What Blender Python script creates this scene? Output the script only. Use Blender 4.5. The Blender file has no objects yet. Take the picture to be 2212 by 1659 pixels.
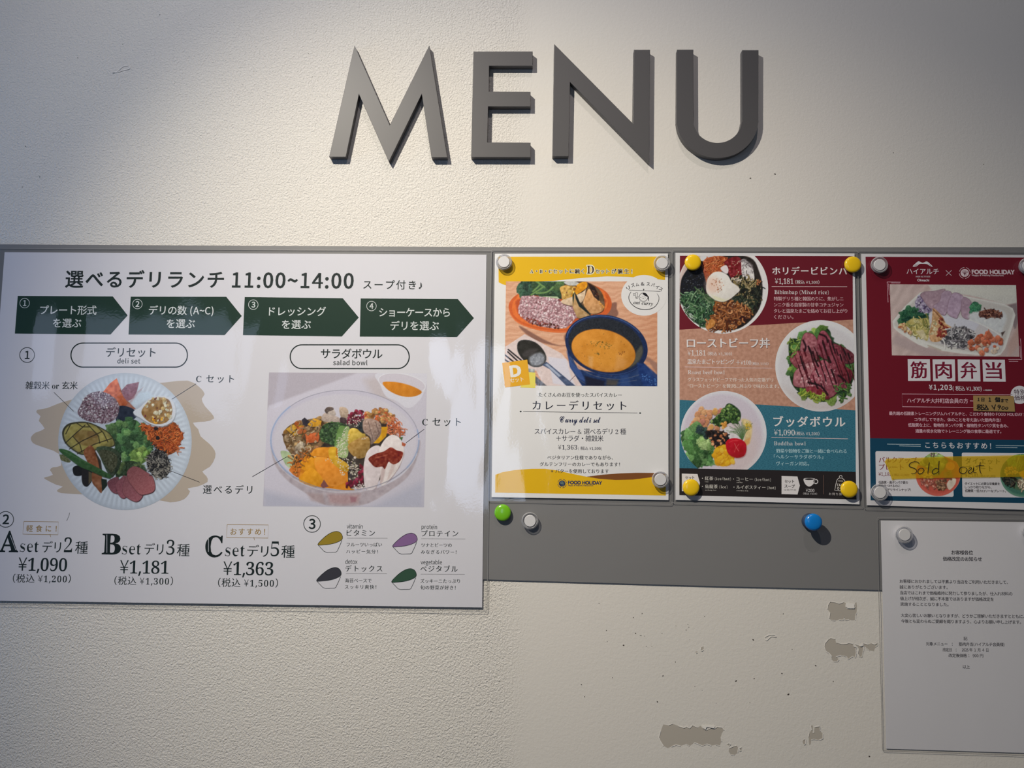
import bpy, math, os, random
import numpy as np
from mathutils import Matrix, Vector

# ---------------------------------------------------------------- camera, world, lights, exposure
W, H = 2212, 1659
F = 1663.61                      # focal length in pixels
ZC = 0.9167                      # camera distance from the wall (wall front plane is y = 0, viewer at -y)
CAMZ = 1.5
def _rot(p, y, r):
    cx, sx = math.cos(p), math.sin(p); cy, sy = math.cos(y), math.sin(y); cz, sz = math.cos(r), math.sin(r)
    Rx = np.array([[1,0,0],[0,cx,-sx],[0,sx,cx]]); Ry = np.array([[cy,0,sy],[0,1,0],[-sy,0,cy]]); Rz = np.array([[cz,-sz,0],[sz,cz,0],[0,0,1]])
    return Ry @ Rx @ Rz
_R = _rot(0.08219, 0.026, 0.01321)
_B = np.array([[1,0,0],[0,0,-1],[0,1,0]])     # wall frame (right, up, out) -> world
RW = _B @ _R
CPOS = np.array([0, -ZC, CAMZ])
def P(px, py, h=0.0):
    """photo measurement -> world point on the plane h metres in front of the wall"""
    px = np.asarray(px, float); py = np.asarray(py, float)
    d = np.stack([(px-W/2)/F, -(py-H/2)/F, -np.ones_like(px)], -1) @ RW.T
    t = (ZC-h)/d[..., 1]
    return CPOS + d*t[..., None]

sc = bpy.context.scene
C = sc.collection
cam = bpy.data.cameras.new('camera'); cam.sensor_width = 36; cam.lens = F/W*36; cam.clip_start = 0.01
co = bpy.data.objects.new('camera', cam); C.objects.link(co)
M = Matrix.Identity(4)
for i in range(3):
    for j in range(3): M[i][j] = RW[i, j]
    M[i][3] = CPOS[i]
co.matrix_world = M
sc.camera = co
sc.view_settings.view_transform = 'Standard'; sc.view_settings.look = 'None'
sc.view_settings.gamma = 1; sc.view_settings.use_curve_mapping = False
sc.view_settings.exposure = 0.0
try: sc.cycles.use_denoising = True
except Exception: pass
sc.cycles.max_bounces = 10; sc.cycles.transparent_max_bounces = 12
sc.cycles.caustics_reflective = False; sc.cycles.caustics_refractive = False
wd = bpy.data.worlds.new('room_daylight'); sc.world = wd; wd.use_nodes = True
wd.node_tree.nodes['Background'].inputs[0].default_value = (0.75, 0.86, 1.0, 1)
wd.node_tree.nodes['Background'].inputs[1].default_value = 0.05

def look_at(o, target):
    o.rotation_euler = (Vector(target)-o.location).to_track_quat('-Z', 'Y').to_euler()
def spot(name, foot, dist, aim, power, col, angle, blend, rad):
    l = bpy.data.lights.new(name, 'SPOT'); l.energy = power; l.color = col; l.spot_size = math.radians(angle)
    l.spot_blend = blend; l.shadow_soft_size = rad
    o = bpy.data.objects.new(name, l); o.location = Vector(P(*foot, 0))+Vector((0, -dist, 0)); C.objects.link(o)
    look_at(o, P(*aim, 0)); return o
def area(name, loc, aim, sx, sy, power, col):
    l = bpy.data.lights.new(name, 'AREA'); l.shape = 'RECTANGLE'; l.size = sx; l.size_y = sy; l.energy = power; l.color = col
    o = bpy.data.objects.new(name, l); o.location = loc; C.objects.link(o); look_at(o, aim); return o
spot('ceiling_spot_light', (240, -605), 0.90, (1355, 1500), 74.4, (1.0, 0.892, 0.701), 66, 1.0, 0.005)  # unseen lamp, assumed where the letter and magnet shadows point
spot('added_spot_spill_light', (240, -605), 0.90, (1300, 700), 18.2, (0.93, 0.945, 1.0), 110, 1.0, 0.010)  # added wide beam at the main spot, brightens the wall without extra shadows
spot('second_ceiling_spot_light', (1330, -1500), 0.98, (560, 1388), 15.6, (1.0, 0.87, 0.83), 110, 1.0, 0.03)  # unseen second lamp, assumed from the fainter second shadows
area('assumed_side_fill_light', (-1.26, -0.22, 1.6), (2, -0.22, 1.6), 0.34, 0.8, 2.1, (0.16, 0.46, 1.0))  # assumed unseen source, no window built: blue grazing fill brightening the wall's left
area('added_far_reflection_light', (-0.30, -3.6, 1.62), (0.0, 0, 1.5), 0.32, 0.95, 3.6, (0.62, 0.74, 1.0))  # added area lamp, not a window: gives the film its bright streaks
area('added_left_reflection_light', (-2.2, -3.5, 2.0), (-0.3, 0, 1.5), 1.0, 0.5, 2.4, (0.58, 0.70, 1.0))  # another added lamp, no shopfront built: puts a reflection on the poster's left

# ---------------------------------------------------------------- helpers
def lin(c):
    c = np.asarray(c, float)/255
    return np.where(c <= 0.04045, c/12.92, ((c+0.055)/1.055)**2.4)
MATS = {}
def mat(key, rgb, rough=0.6, spec=0.5, metal=0.0, coat=0.0):
    if key in MATS: return MATS[key]
    m = bpy.data.materials.new(key); m.use_nodes = True
    b = m.node_tree.nodes['Principled BSDF']
    b.inputs['Base Color'].default_value = (*[float(x) for x in rgb], 1)
    b.inputs['Roughness'].default_value = rough; b.inputs['Metallic'].default_value = metal
    b.inputs['Specular IOR Level'].default_value = spec
    b.inputs['Coat Weight'].default_value = coat
    MATS[key] = m; return m
WHITE = {'cur': (208, 200, 208)}
PAPER = {(208,200,208): (.715,.725,.81)}
def palb(): return np.array(PAPER.get(tuple(WHITE['cur']), (.80, .80, .82)))
HAZE = .005       # light the film adds over every print, taken back off the ink
def seen(c):      # colour read off the photo -> reflectance relative to that sheet's own white
    a = (lin(c)-HAZE)/(lin(WHITE['cur'])-HAZE)*palb()
    return np.clip(a, 0.004, 0.92)
def ink(c):
    a = seen(c); return mat('ink_%02x%02x%02x_%s' % (*[int(x) for x in c], WHITE['cur'][0]), a, 0.55, 0.3)

def link(name, me, parent=None, m=None):
    o = bpy.data.objects.new(name, me); C.objects.link(o)
    if m is not None: me.materials.append(m)
    if parent is not None: o.parent = parent; o.matrix_parent_inverse = parent.matrix_world.inverted()
    return o
def tag(o, label=None, cat=None, group=None, kind=None):
    if label: o['label'] = label
    if cat: o['category'] = cat
    if group: o['group'] = group
    if kind: o['kind'] = kind
    return o
def empty(name, loc):
    o = bpy.data.objects.new(name, None); o.location = loc; C.objects.link(o)
    o.empty_display_size = 0.02; o.matrix_world = Matrix.Translation(loc); return o

def root_at(p):
    v = np.zeros(3)
    while p is not None: v = v+np.array(p.location); p = p.parent
    return v
class MB:
    def __init__(s): s.v = []; s.f = []; s.n = 0
    def add(s, V, Fc):
        V = np.asarray(V, float); s.v.append(V)
        s.f += [tuple(int(i)+s.n for i in f) for f in Fc]; s.n += len(V)
    def build(s, name, m, parent=None, smooth=False):
        me = bpy.data.meshes.new(name)
        V = np.concatenate(s.v) if s.v else np.zeros((0, 3))
        off = np.zeros(3)
        if parent is not None: off = root_at(parent)
        elif len(V): off = V.mean(0)
        me.from_pydata((V-off).tolist(), [], s.f); me.update()
        if smooth: me.polygons.foreach_set('use_smooth', [True]*len(me.polygons))
        o = bpy.data.objects.new(name, me); C.objects.link(o); me.materials.append(m)
        if parent is not None: o.parent = parent
        else: o.location = off
        return o
    def poly(s, pts, h):
        pts = np.asarray(pts, float)
        V = P(pts[:, 0], pts[:, 1], h)
        s.add(V, [_ccw(V)])
    def prism(s, pts, h0, h1):
        """outline measured at height h1, extruded straight back to h0"""
        pts = np.asarray(pts, float); V1 = P(pts[:, 0], pts[:, 1], h1); V0 = V1.copy(); V0[:, 1] = -h0
        n = len(pts); idx = _ccw(V1)
        fs = [tuple(idx), tuple(i+n for i in reversed(idx))]
        for k in range(n):
            a, b = idx[k], idx[(k+1) % n]; fs.append((b, a, a+n, b+n))
        s.add(np.concatenate([V1, V0]), fs)
    def line(s, pts, w, h, taper=False):
        """ribbon of pixel width w along pts"""
        pts = np.asarray(pts, float); n = len(pts)
        d = np.gradient(pts, axis=0) if n > 2 else np.repeat(pts[1:]-pts[:1], 2, 0)
        d /= np.maximum(np.linalg.norm(d, axis=1, keepdims=True), 1e-6)
        nr = np.stack([-d[:, 1], d[:, 0]], 1)*w/2
        if taper: nr *= (0.45+0.55*np.sin(np.linspace(0.15, 0.95, n)*math.pi))[:, None]
        a = pts+nr; b = pts-nr
        V = np.concatenate([P(a[:, 0], a[:, 1], h), P(b[:, 0], b[:, 1], h)])
        s.add(V, [(k, k+1, k+1+n, k+n) for k in range(n-1)])
    def ring(s, cx, cy, rx, ry, w, h, n=48):
        t = np.linspace(0, 2*math.pi, n+1)
        s.line(np.stack([cx+rx*np.cos(t), cy+ry*np.sin(t)], 1), w, h)
def _ccw(V):
    a = 0.0
    for i in range(len(V)):
        j = (i+1) % len(V); a += V[i][0]*V[j][2]-V[j][0]*V[i][2]
    idx = list(range(len(V)))
    return idx if a > 0 else idx[::-1]
def ell(cx, cy, rx, ry, n=48, rot=0, a0=0, a1=2*math.pi):
    t = np.linspace(a0, a1, n, endpoint=(a1-a0) < 6.28)
    x = rx*np.cos(t); y = ry*np.sin(t); c, s = math.cos(rot), math.sin(rot)
    return np.stack([cx+x*c-y*s, cy+x*s+y*c], 1)
def rrect(x0, y0, x1, y1, r, n=8, q=None):
    out = []
    for cx, cy, a in ((x1-r, y0+r, -90), (x1-r, y1-r, 0), (x0+r, y1-r, 90), (x0+r, y0+r, 180)):
        for k in range(n+1):
            t = math.radians(a+90*k/n); out.append((cx+r*math.cos(t), cy+r*math.sin(t)))
    return np.array(out)
def smooth(pts, k=6, closed=True):
    p = np.asarray(pts, float); n = len(p); out = []
    rng = range(n) if closed else range(n-1)
    for i in rng:
        g = (lambda j: p[j % n]) if closed else (lambda j: p[min(max(j, 0), n-1)])
        a, b, c, d = g(i-1), g(i), g(i+1), g(i+2)
        for t in np.arange(k)/k:
            out.append(0.5*((2*b)+(c-a)*t+(2*a-5*b+4*c-d)*t*t+(3*b-a-3*c+d)*t**3))
    if not closed: out.append(p[-1])
    return np.array(out)
def Zf(ox, oy, s): return lambda *pts: [(ox+x/s, oy+y/s) for x, y in pts]

# ---------------------------------------------------------------- lettering
_fd = os.path.join(bpy.utils.resource_path('LOCAL'), 'datafiles', 'fonts')
def _font(n):
    try: return bpy.data.fonts.load(os.path.join(_fd, n))
    except Exception: return None
_cu0 = bpy.data.curves.new('glyph_default', 'FONT'); _bf = _cu0.font
FONTS = {'c': _font('Noto Sans CJK Regular.woff2'), 'm': _font('NotoSansMath-Regular.woff2'), 'd': _bf}
_cu = bpy.data.curves.new('glyph', 'FONT'); _cu.resolution_u = 3
_go = bpy.data.objects.new('glyph', _cu); C.objects.link(_go)
G = {}
def _raw(fk, ch):
    if fk == 'c' and ord(ch) > 0x2000: fk = 'd'     # the default font falls back to the same Japanese face
    _cu.body = ch
    if FONTS[fk]: _cu.font = FONTS[fk]
    me = _go.to_mesh()
    n = len(me.vertices); v = np.zeros(n*3); me.vertices.foreach_get('co', v); v = v.reshape(-1, 3)[:, :2]
    f = [tuple(p.vertices) for p in me.polygons]; _go.to_mesh_clear()
    return v, f
_S = {}
def fscale(fk, ch):
    k = 'J' if fk == 'c' and ord(ch) > 0x2000 else fk
    if k not in _S:
        v, _ = _raw(fk, {'J': '国', 'c': 'H', 'm': '\U0001D407', 'd': 'H'}[k])
        _S[k] = {'J': 0.90, 'c': 0.733, 'm': 0.66, 'd': 0.72}[k]/(v[:, 1].max()-v[:, 1].min())
    return _S[k]
def glyph(fk, ch):
    k = (fk, ch)
    if k in G: return G[k]
    s = fscale(fk, ch); v, f = _raw(fk, ch); v = v*s
    if len(v):
        r = np.round(v, 6); u, inv = np.unique(r, axis=0, return_inverse=True); inv = inv.ravel(); v = u
        f = [tuple(dict.fromkeys(int(inv[i]) for i in t)) for t in f]; f = [t for t in f if len(t) > 2]
    # outward boundary normals
    nr = np.zeros_like(v)
    if len(v):
        E = {}
        for t in f:
            a2 = sum(v[t[i]][0]*v[t[(i+1) % len(t)]][1]-v[t[(i+1) % len(t)]][0]*v[t[i]][1] for i in range(len(t)))
            tt = t if a2 > 0 else t[::-1]
            for i in range(len(tt)):
                e = (tt[i], tt[(i+1) % len(tt)]); E[e] = 1
        for (a, b) in list(E):
            if (b, a) in E: continue
            d = v[b]-v[a]; L = np.hypot(*d)
            if L < 1e-7: continue
            n = np.array([d[1], -d[0]])/L
            nr[a] += n; nr[b] += n
        L = np.linalg.norm(nr, axis=1, keepdims=True); nr = np.where(L > 1e-6, nr/np.maximum(L, 1e-6), 0)
    if len(v) == 0: adv = 0.28
    elif fk == 'c' and ord(ch) > 0x2e80: adv = 1.0
    elif fk == 'c' and ch in '・※': adv = 1.0
    else: adv = v[:, 0].max()+max(v[:, 0].min(), 0.02)
    G[k] = (v, f, nr, adv); return G[k]
def serif_ch(c):
    if 'A' <= c <= 'Z': return 'm', chr(0x1D400+ord(c)-65)
    if 'a' <= c <= 'z': return 'm', chr(0x1D41A+ord(c)-97)
    if '0' <= c <= '9': return 'm', chr(0x1D7CE+ord(c)-48)
    if c in '(),.&/-': return 'm', c
    return 'c', c
def script_ch(c):
    if 'A' <= c <= 'Z': return 'm', chr(0x1D4D0+ord(c)-65)
    if 'a' <= c <= 'z': return 'm', chr(0x1D4EA+ord(c)-97)
    return 'm', c
def italic_ch(c):
    if 'a' <= c <= 'z': return 'm', chr(0x1D482+ord(c)-97)
    return 'm', c
# style: mapper, (dx,dy) for CJK, (dx,dy) for latin
STY = {'sans': (lambda c: ('c', c), (.004, .004), (.004, .004)),
       'sansm': (lambda c: ('c', c), (.012, .012), (.012, .012)),
       'sansb': (lambda c: ('c', c), (.024, .020), (.026, .026)),
       'serif': (serif_ch, (.008, -.004), (-.012, .0)),
       'serift': (serif_ch, (.006, -.006), (-.024, -.002)),
       'serifm': (serif_ch, (.016, -.004), (-.004, .0)),
       'serifb': (serif_ch, (.028, .010), (.0, .0)),
       'round': (lambda c: ('d', c), (.02, .02), (.03, .03)),
       'script': (script_ch, (0, 0), (-.006, .0)),
       'italic': (italic_ch, (0, 0), (0, 0))}
def layout(txt, sty, sp=None):
    mp, oc, ol = STY[sty]; pen = 0; out = []
    for ch in txt:
        if ch == '　': pen += 1.0; continue
        if ch == ' ': pen += 0.28; continue
        fk, c = mp(ch); v, f, nr, adv = glyph(fk, c)
        if len(v) == 0: pen += adv; continue
        o = oc if (fk == 'c' and ord(c) > 0x2e80) else ol
        if ch in ',.:;~-': o = (max(o[0], .004), max(o[1], .004))
        out.append((pen, v, f, nr, o)); pen += adv
    return out
def T(mb, txt, x0, x1, y0, y1, em, sty, h, fatten=0.0, shear=0.0):
    """text from x0 to x1; y = bottom of the CJK body, or the baseline for latin-only text"""
    L = layout(txt, sty)
    if not L: return
    cjk = any(ord(c) > 0x2e80 for c in txt)
    A = P(x0, y0, h); B = P(x1, y1, h); wm = np.linalg.norm(B-A); right = (B-A)/wm
    up = np.array([-right[2], 0, right[0]])
    xm, ym = (x0+x1)/2, (y0+y1)/2
    mpx = np.linalg.norm(P(xm, ym+.5, h)-P(xm, ym-.5, h)); e = em*mpx
    ink0 = L[0][0]+L[0][1][:, 0].min(); ink1 = L[-1][0]+L[-1][1][:, 0].max()
    n = len(L); w0 = (ink1-ink0)*e
    tr = (wm-w0)/(n-1) if n > 1 else 0; sx = 1.0
    if tr < -0.03*e or n == 1:
        sx = (wm+0.03*e*(n-1))/w0 if n > 1 else wm/w0
        tr = -0.03*e if n > 1 else 0
    base = (0.075 if cjk else 0.0)
    for k, (pen, v, f, nr, o) in enumerate(L):
        vx = v[:, 0]+nr[:, 0]*(o[0]+fatten); vy = v[:, 1]+nr[:, 1]*(o[1]+fatten)+base
        u = ((pen-ink0)+vx+vy*shear)*e*sx+tr*k; w = vy*e
        V = A+u[:, None]*right+w[:, None]*up
        mb.add(V, f)

# ---------------------------------------------------------------- printed photographs (flat print, painted cell by cell)
class Paint:
    def __init__(s, x0, y0, x1, y1, step=1.0, bg=(200, 195, 200), seed=1):
        s.x0, s.y0, s.st = x0, y0, step
        s.nx = int(round((x1-x0)/step))+1; s.ny = int(round((y1-y0)/step))+1
        s.X = x0+np.arange(s.nx)*step; s.Y = y0+np.arange(s.ny)*step
        s.a = np.zeros((s.ny, s.nx, 3)); s.a[:] = bg
        s.r = np.random.RandomState(seed)
    def win(s, xa, ya, xb, yb, pad=2):
        i0 = max(0, int((xa-pad-s.x0)/s.st)); i1 = min(s.nx, int((xb+pad-s.x0)/s.st)+2)
        j0 = max(0, int((ya-pad-s.y0)/s.st)); j1 = min(s.ny, int((yb+pad-s.y0)/s.st)+2)
        if i0 >= i1 or j0 >= j1: return None
        return slice(j0, j1), slice(i0, i1)
    def sd(s, pts, w):
        p = np.asarray(pts, float); X, Y = np.meshgrid(s.X[w[1]], s.Y[w[0]])
        ins = np.zeros(X.shape, bool); dm = np.full(X.shape, 1e9)
        for i in range(len(p)):
            x1, y1 = p[i]; x2, y2 = p[(i+1) % len(p)]
            c = (y1 > Y) != (y2 > Y)
            ins ^= c & (X < (x2-x1)*(Y-y1)/((y2-y1) if y2 != y1 else 1e-9)+x1)
            dx, dy = x2-x1, y2-y1; L = dx*dx+dy*dy+1e-12
            t = np.clip(((X-x1)*dx+(Y-y1)*dy)/L, 0, 1)
            dm = np.minimum(dm, (X-x1-t*dx)**2+(Y-y1-t*dy)**2)
        return np.sqrt(dm)*np.where(ins, -1, 1)
    def sd_at(s, p, X, Y):
        ins = np.zeros(X.shape, bool)
        for i in range(len(p)):
            x1, y1 = p[i]; x2, y2 = p[(i+1) % len(p)]
            c = (y1 > Y) != (y2 > Y); ins ^= c & (X < (x2-x1)*(Y-y1)/((y2-y1) if y2 != y1 else 1e-9)+x1)
        bx, by = s.nearest(p, X, Y)
        return np.hypot(X-bx, Y-by)*np.where(ins, -1, 1)
    def nearest(s, p, X, Y):
        dm = np.full(X.shape, 1e9); bx = X.copy(); by = Y.copy()
        for i in range(len(p)):
            x1, y1 = p[i]; dx, dy = p[(i+1) % len(p)]-p[i]; L = dx*dx+dy*dy+1e-12
            t = np.clip(((X-x1)*dx+(Y-y1)*dy)/L, 0, 1); nx, ny = x1+t*dx, y1+t*dy; d = (X-nx)**2+(Y-ny)**2
            m = d < dm; dm[m] = d[m]; bx[m] = nx[m]; by[m] = ny[m]
        return bx, by
    def blend(s, w, al, col):
        s.a[w] = s.a[w]*(1-al[..., None])+np.asarray(col, float)*al[..., None]
    def poly(s, pts, col, soft=1.0, al=1.0, noise=0, scale=6, grad=None, sm=False):
        p = np.asarray(pts, float)
        if sm: p = smooth(p, 5)
        w = s.win(p[:, 0].min(), p[:, 1].min(), p[:, 0].max(), p[:, 1].max(), soft+1)
        if w is None: return
        d = s.sd(p, w); m = np.clip(0.5-d/soft, 0, 1)*al
        c = np.zeros(m.shape+(3,))+np.asarray(col, float)
        if grad is not None:      # (dx,dy,amount) printed tonal gradient of the food photo
            X, Y = np.meshgrid(s.X[w[1]], s.Y[w[0]])
            cx, cy = p.mean(0); R = max(np.ptp(p[:, 0]), np.ptp(p[:, 1]))/2
            c = c*(1+grad[2]*((X-cx)*grad[0]+(Y-cy)*grad[1])/R)[..., None]
        if noise: c = c+s.noise(m.shape, scale)[..., None]*noise
        s.a[w] = s.a[w]*(1-m[..., None])+c*m[..., None]
    def noise(s, shape, scale):
        k = max(1, scale/s.st); hgt, wid = shape
        g = s.r.randn(int(hgt/k)+3, int(wid/k)+3)
        yy = np.arange(hgt)/k; xx = np.arange(wid)/k; j = yy.astype(int); i = xx.astype(int)
        fy = (yy-j)[:, None]; fx = (xx-i)[None]; fy = fy*fy*(3-2*fy); fx = fx*fx*(3-2*fx)
        return (g[j][:, i]*(1-fy)*(1-fx)+g[j+1][:, i]*fy*(1-fx)+g[j][:, i+1]*(1-fy)*fx+g[j+1][:, i+1]*fy*fx)
    def ell(s, cx, cy, rx, ry, col, rot=0, soft=1.0, al=1.0, **k):
        if k or max(rx, ry) > 12: return s.poly(ell(cx, cy, rx, ry, 40, rot), col, soft, al, **k)
        R = max(rx, ry); w = s.win(cx-R, cy-R, cx+R, cy+R, 1)
        if w is None: return
        X, Y = np.meshgrid(s.X[w[1]]-cx, s.Y[w[0]]-cy); c, q = math.cos(rot), math.sin(rot)
        d = np.sqrt(((X*c+Y*q)/rx)**2+((-X*q+Y*c)/ry)**2)
        m = np.clip(0.5-(d-1)*min(rx, ry)/soft, 0, 1)*al; s.blend(w, m, col)
    def line(s, pts, wd, col, soft=0.9, al=1.0):
        p = np.asarray(pts, float); w = s.win(p[:, 0].min(), p[:, 1].min(), p[:, 0].max(), p[:, 1].max(), wd+1)
        if w is None: return
        X, Y = np.meshgrid(s.X[w[1]], s.Y[w[0]]); dm = np.full(X.shape, 1e9)
        for i in range(len(p)-1):
            x1, y1 = p[i]; dx, dy = p[i+1]-p[i]; L = dx*dx+dy*dy+1e-12
            t = np.clip(((X-x1)*dx+(Y-y1)*dy)/L, 0, 1)
            dm = np.minimum(dm, (X-x1-t*dx)**2+(Y-y1-t*dy)**2)
        s.blend(w, np.clip(0.5-(np.sqrt(dm)-wd/2)/soft, 0, 1)*al, col)
    def pts(s, poly, n):
        p = np.asarray(poly, float); lo, hi = p.min(0), p.max(0); out = []
        while len(out) < n:
            q = lo+s.r.rand(2)*(hi-lo); ins = False
            for i in range(len(p)):
                x1, y1 = p[i]; x2, y2 = p[(i+1) % len(p)]
                if (y1 > q[1]) != (y2 > q[1]) and q[0] < (x2-x1)*(q[1]-y1)/(y2-y1)+x1: ins = not ins
            if ins: out.append(q)
        return out
    def bits(s, poly, n, a, b, cols, shade=.35, jit=14, rot=None):
        """scattered grains: size a..b px, elongation random"""
        for q in s.pts(poly, n):
            r = a+(b-a)*s.r.rand(); e = .45+.5*s.r.rand(); t = s.r.rand()*math.pi if rot is None else rot+s.r.randn()*.3
            c = np.array(cols[s.r.randint(len(cols))], float)+s.r.randn()*jit
            if shade: s.ell(q[0]+.5*r*.6, q[1]+.6*r*.6, r, r*e, c*.45, t, 1.2, shade)
            s.ell(q[0], q[1], r, r*e, np.clip(c, 4, 250), t, 1.0)
            if r > 2: s.ell(q[0]-.3*r, q[1]-.3*r, r*.4, r*e*.4, np.clip(c*1.2+12, 4, 250), t, 1.2, .6)
    def strands(s, poly, n, ln, wd, cols, curl=.5, jit=14, ang=None, shade=.5):
        for q in s.pts(poly, n):
            t = s.r.rand()*6.28 if ang is None else ang+s.r.randn()*.35
            L = ln*(.5+s.r.rand()); k = 5; p = [q]; kc = s.r.randn()*curl
            for _ in range(k):
                p.append(p[-1]+np.array([math.cos(t), math.sin(t)])*L/k); t += kc+s.r.randn()*curl*.3
            p = np.array(p)-(np.array(p).mean(0)-q)
            c = np.array(cols[s.r.randint(len(cols))], float)+s.r.randn()*jit
            if shade: s.line(p+[.7, .9], wd*1.2, c*.35, 1.2, shade)
            s.line(p, wd*(.7+.6*s.r.rand()), np.clip(c, 4, 250))
    def leaf(s, poly, cols, n=14, sz=9, edge=.5):
        """ruffled leaf area: overlapping irregular lobes with light ribs and frilly rims"""
        p = np.asarray(poly, float); s.poly(p, np.array(cols[0])*.75, 1.5, noise=12, scale=3, sm=True)
        for q in s.pts(p, n*2):
            m = 13; t0 = s.r.rand()*6.28; r = sz*(.5+.9*s.r.rand()); e = .45+.5*s.r.rand(); ro = s.r.rand()*3.14
            pp = []
            for k in range(m):
                rr = r*(.7+.6*s.r.rand()); x = rr*math.cos(t0+k*6.28/m); y = rr*e*math.sin(t0+k*6.28/m)
                pp.append((q[0]+x*math.cos(ro)-y*math.sin(ro), q[1]+x*math.sin(ro)+y*math.cos(ro)))
            c = np.array(cols[s.r.randint(len(cols))], float)*(.82+.36*s.r.rand())
            s.poly(np.array(pp)+[.7, .9], c*.45, 1.8, .35)
            s.poly(pp, c, 1.6, .9, noise=12, scale=1.8, grad=(-.4, -.8, .18))
            if s.r.rand() < .6:
                k0 = s.r.randint(m); e2 = [pp[(k0+i) % m] for i in range(5)]
                s.line(e2, .8, np.clip(c*1.3+8, 0, 245), 1.1, .6)
            if s.r.rand() < .45:
                s.line([q-[r*.6*math.cos(ro), r*.6*math.sin(ro)], q+[r*.7*math.cos(ro), r*.7*math.sin(ro)]], .8, np.clip(c*1.35+8, 0, 245), 1.2, .6)
    def speck(s, amp, scale): s.a += (s.noise(s.a.shape[:2], scale)*amp)[..., None]
    def build(s, name, h, parent, clip=None):
        X, Y = np.meshgrid(s.X, s.Y); V = P(X.ravel(), Y.ravel(), h)
        col = seen(np.clip(s.a.reshape(-1, 3), 3, 252))
        ii = np.arange(s.nx*s.ny).reshape(s.ny, s.nx)
        q = np.stack([ii[1:, :-1], ii[1:, 1:], ii[:-1, 1:], ii[:-1, :-1]], -1).reshape(-1, 4)
        if clip is not None:
            keep = np.ones(len(q), bool)
            for cpoly in clip:
                cp = np.asarray(cpoly, float)
                px = X.ravel().copy() if 'px_' not in locals() else px_[0]; py = Y.ravel().copy() if 'px_' not in locals() else px_[1]
                px_ = (px, py)
                d = s.sd_at(cp, px, py); keep &= (d[q].min(1) < 0)
                out = np.where((d > 0) & (d < 1.6*s.st))[0]      # snap the cut edge cleanly onto the outline
                bx, by = s.nearest(cp, px[out], py[out]); px[out] = bx; py[out] = by
            V = P(px, py, h)
            q = q[keep]
            used = np.unique(q); mp = np.full(len(V), -1); mp[used] = np.arange(len(used)); q = mp[q]; V = V[used]; col = col[used]
        me = bpy.data.meshes.new(name); me.vertices.add(len(V)); me.vertices.foreach_set('co', (V-root_at(parent)).ravel())
        me.loops.add(q.size); me.loops.foreach_set('vertex_index', q.ravel().astype(np.int32))
        me.polygons.add(len(q)); me.polygons.foreach_set('loop_start', np.arange(len(q), dtype=np.int32)*4)
        me.update(calc_edges=True)
        at = me.color_attributes.new('print', 'FLOAT_COLOR', 'POINT')
        at.data.foreach_set('color', np.concatenate([np.clip(col, .003, .92), np.ones((len(col), 1))], 1).ravel())
        me.materials.append(print_mat()); o = bpy.data.objects.new(name, me); C.objects.link(o); o.parent = parent
        return o
def print_mat():
    if 'printed_picture' in MATS: return MATS['printed_picture']
    m = mat('printed_picture', (.5, .5, .5), .55, .3); nt = m.node_tree
    a = nt.nodes.new('ShaderNodeAttribute'); a.attribute_name = 'print'
    nt.links.new(a.outputs['Color'], nt.nodes['Principled BSDF'].inputs['Base Color']); return m
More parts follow.
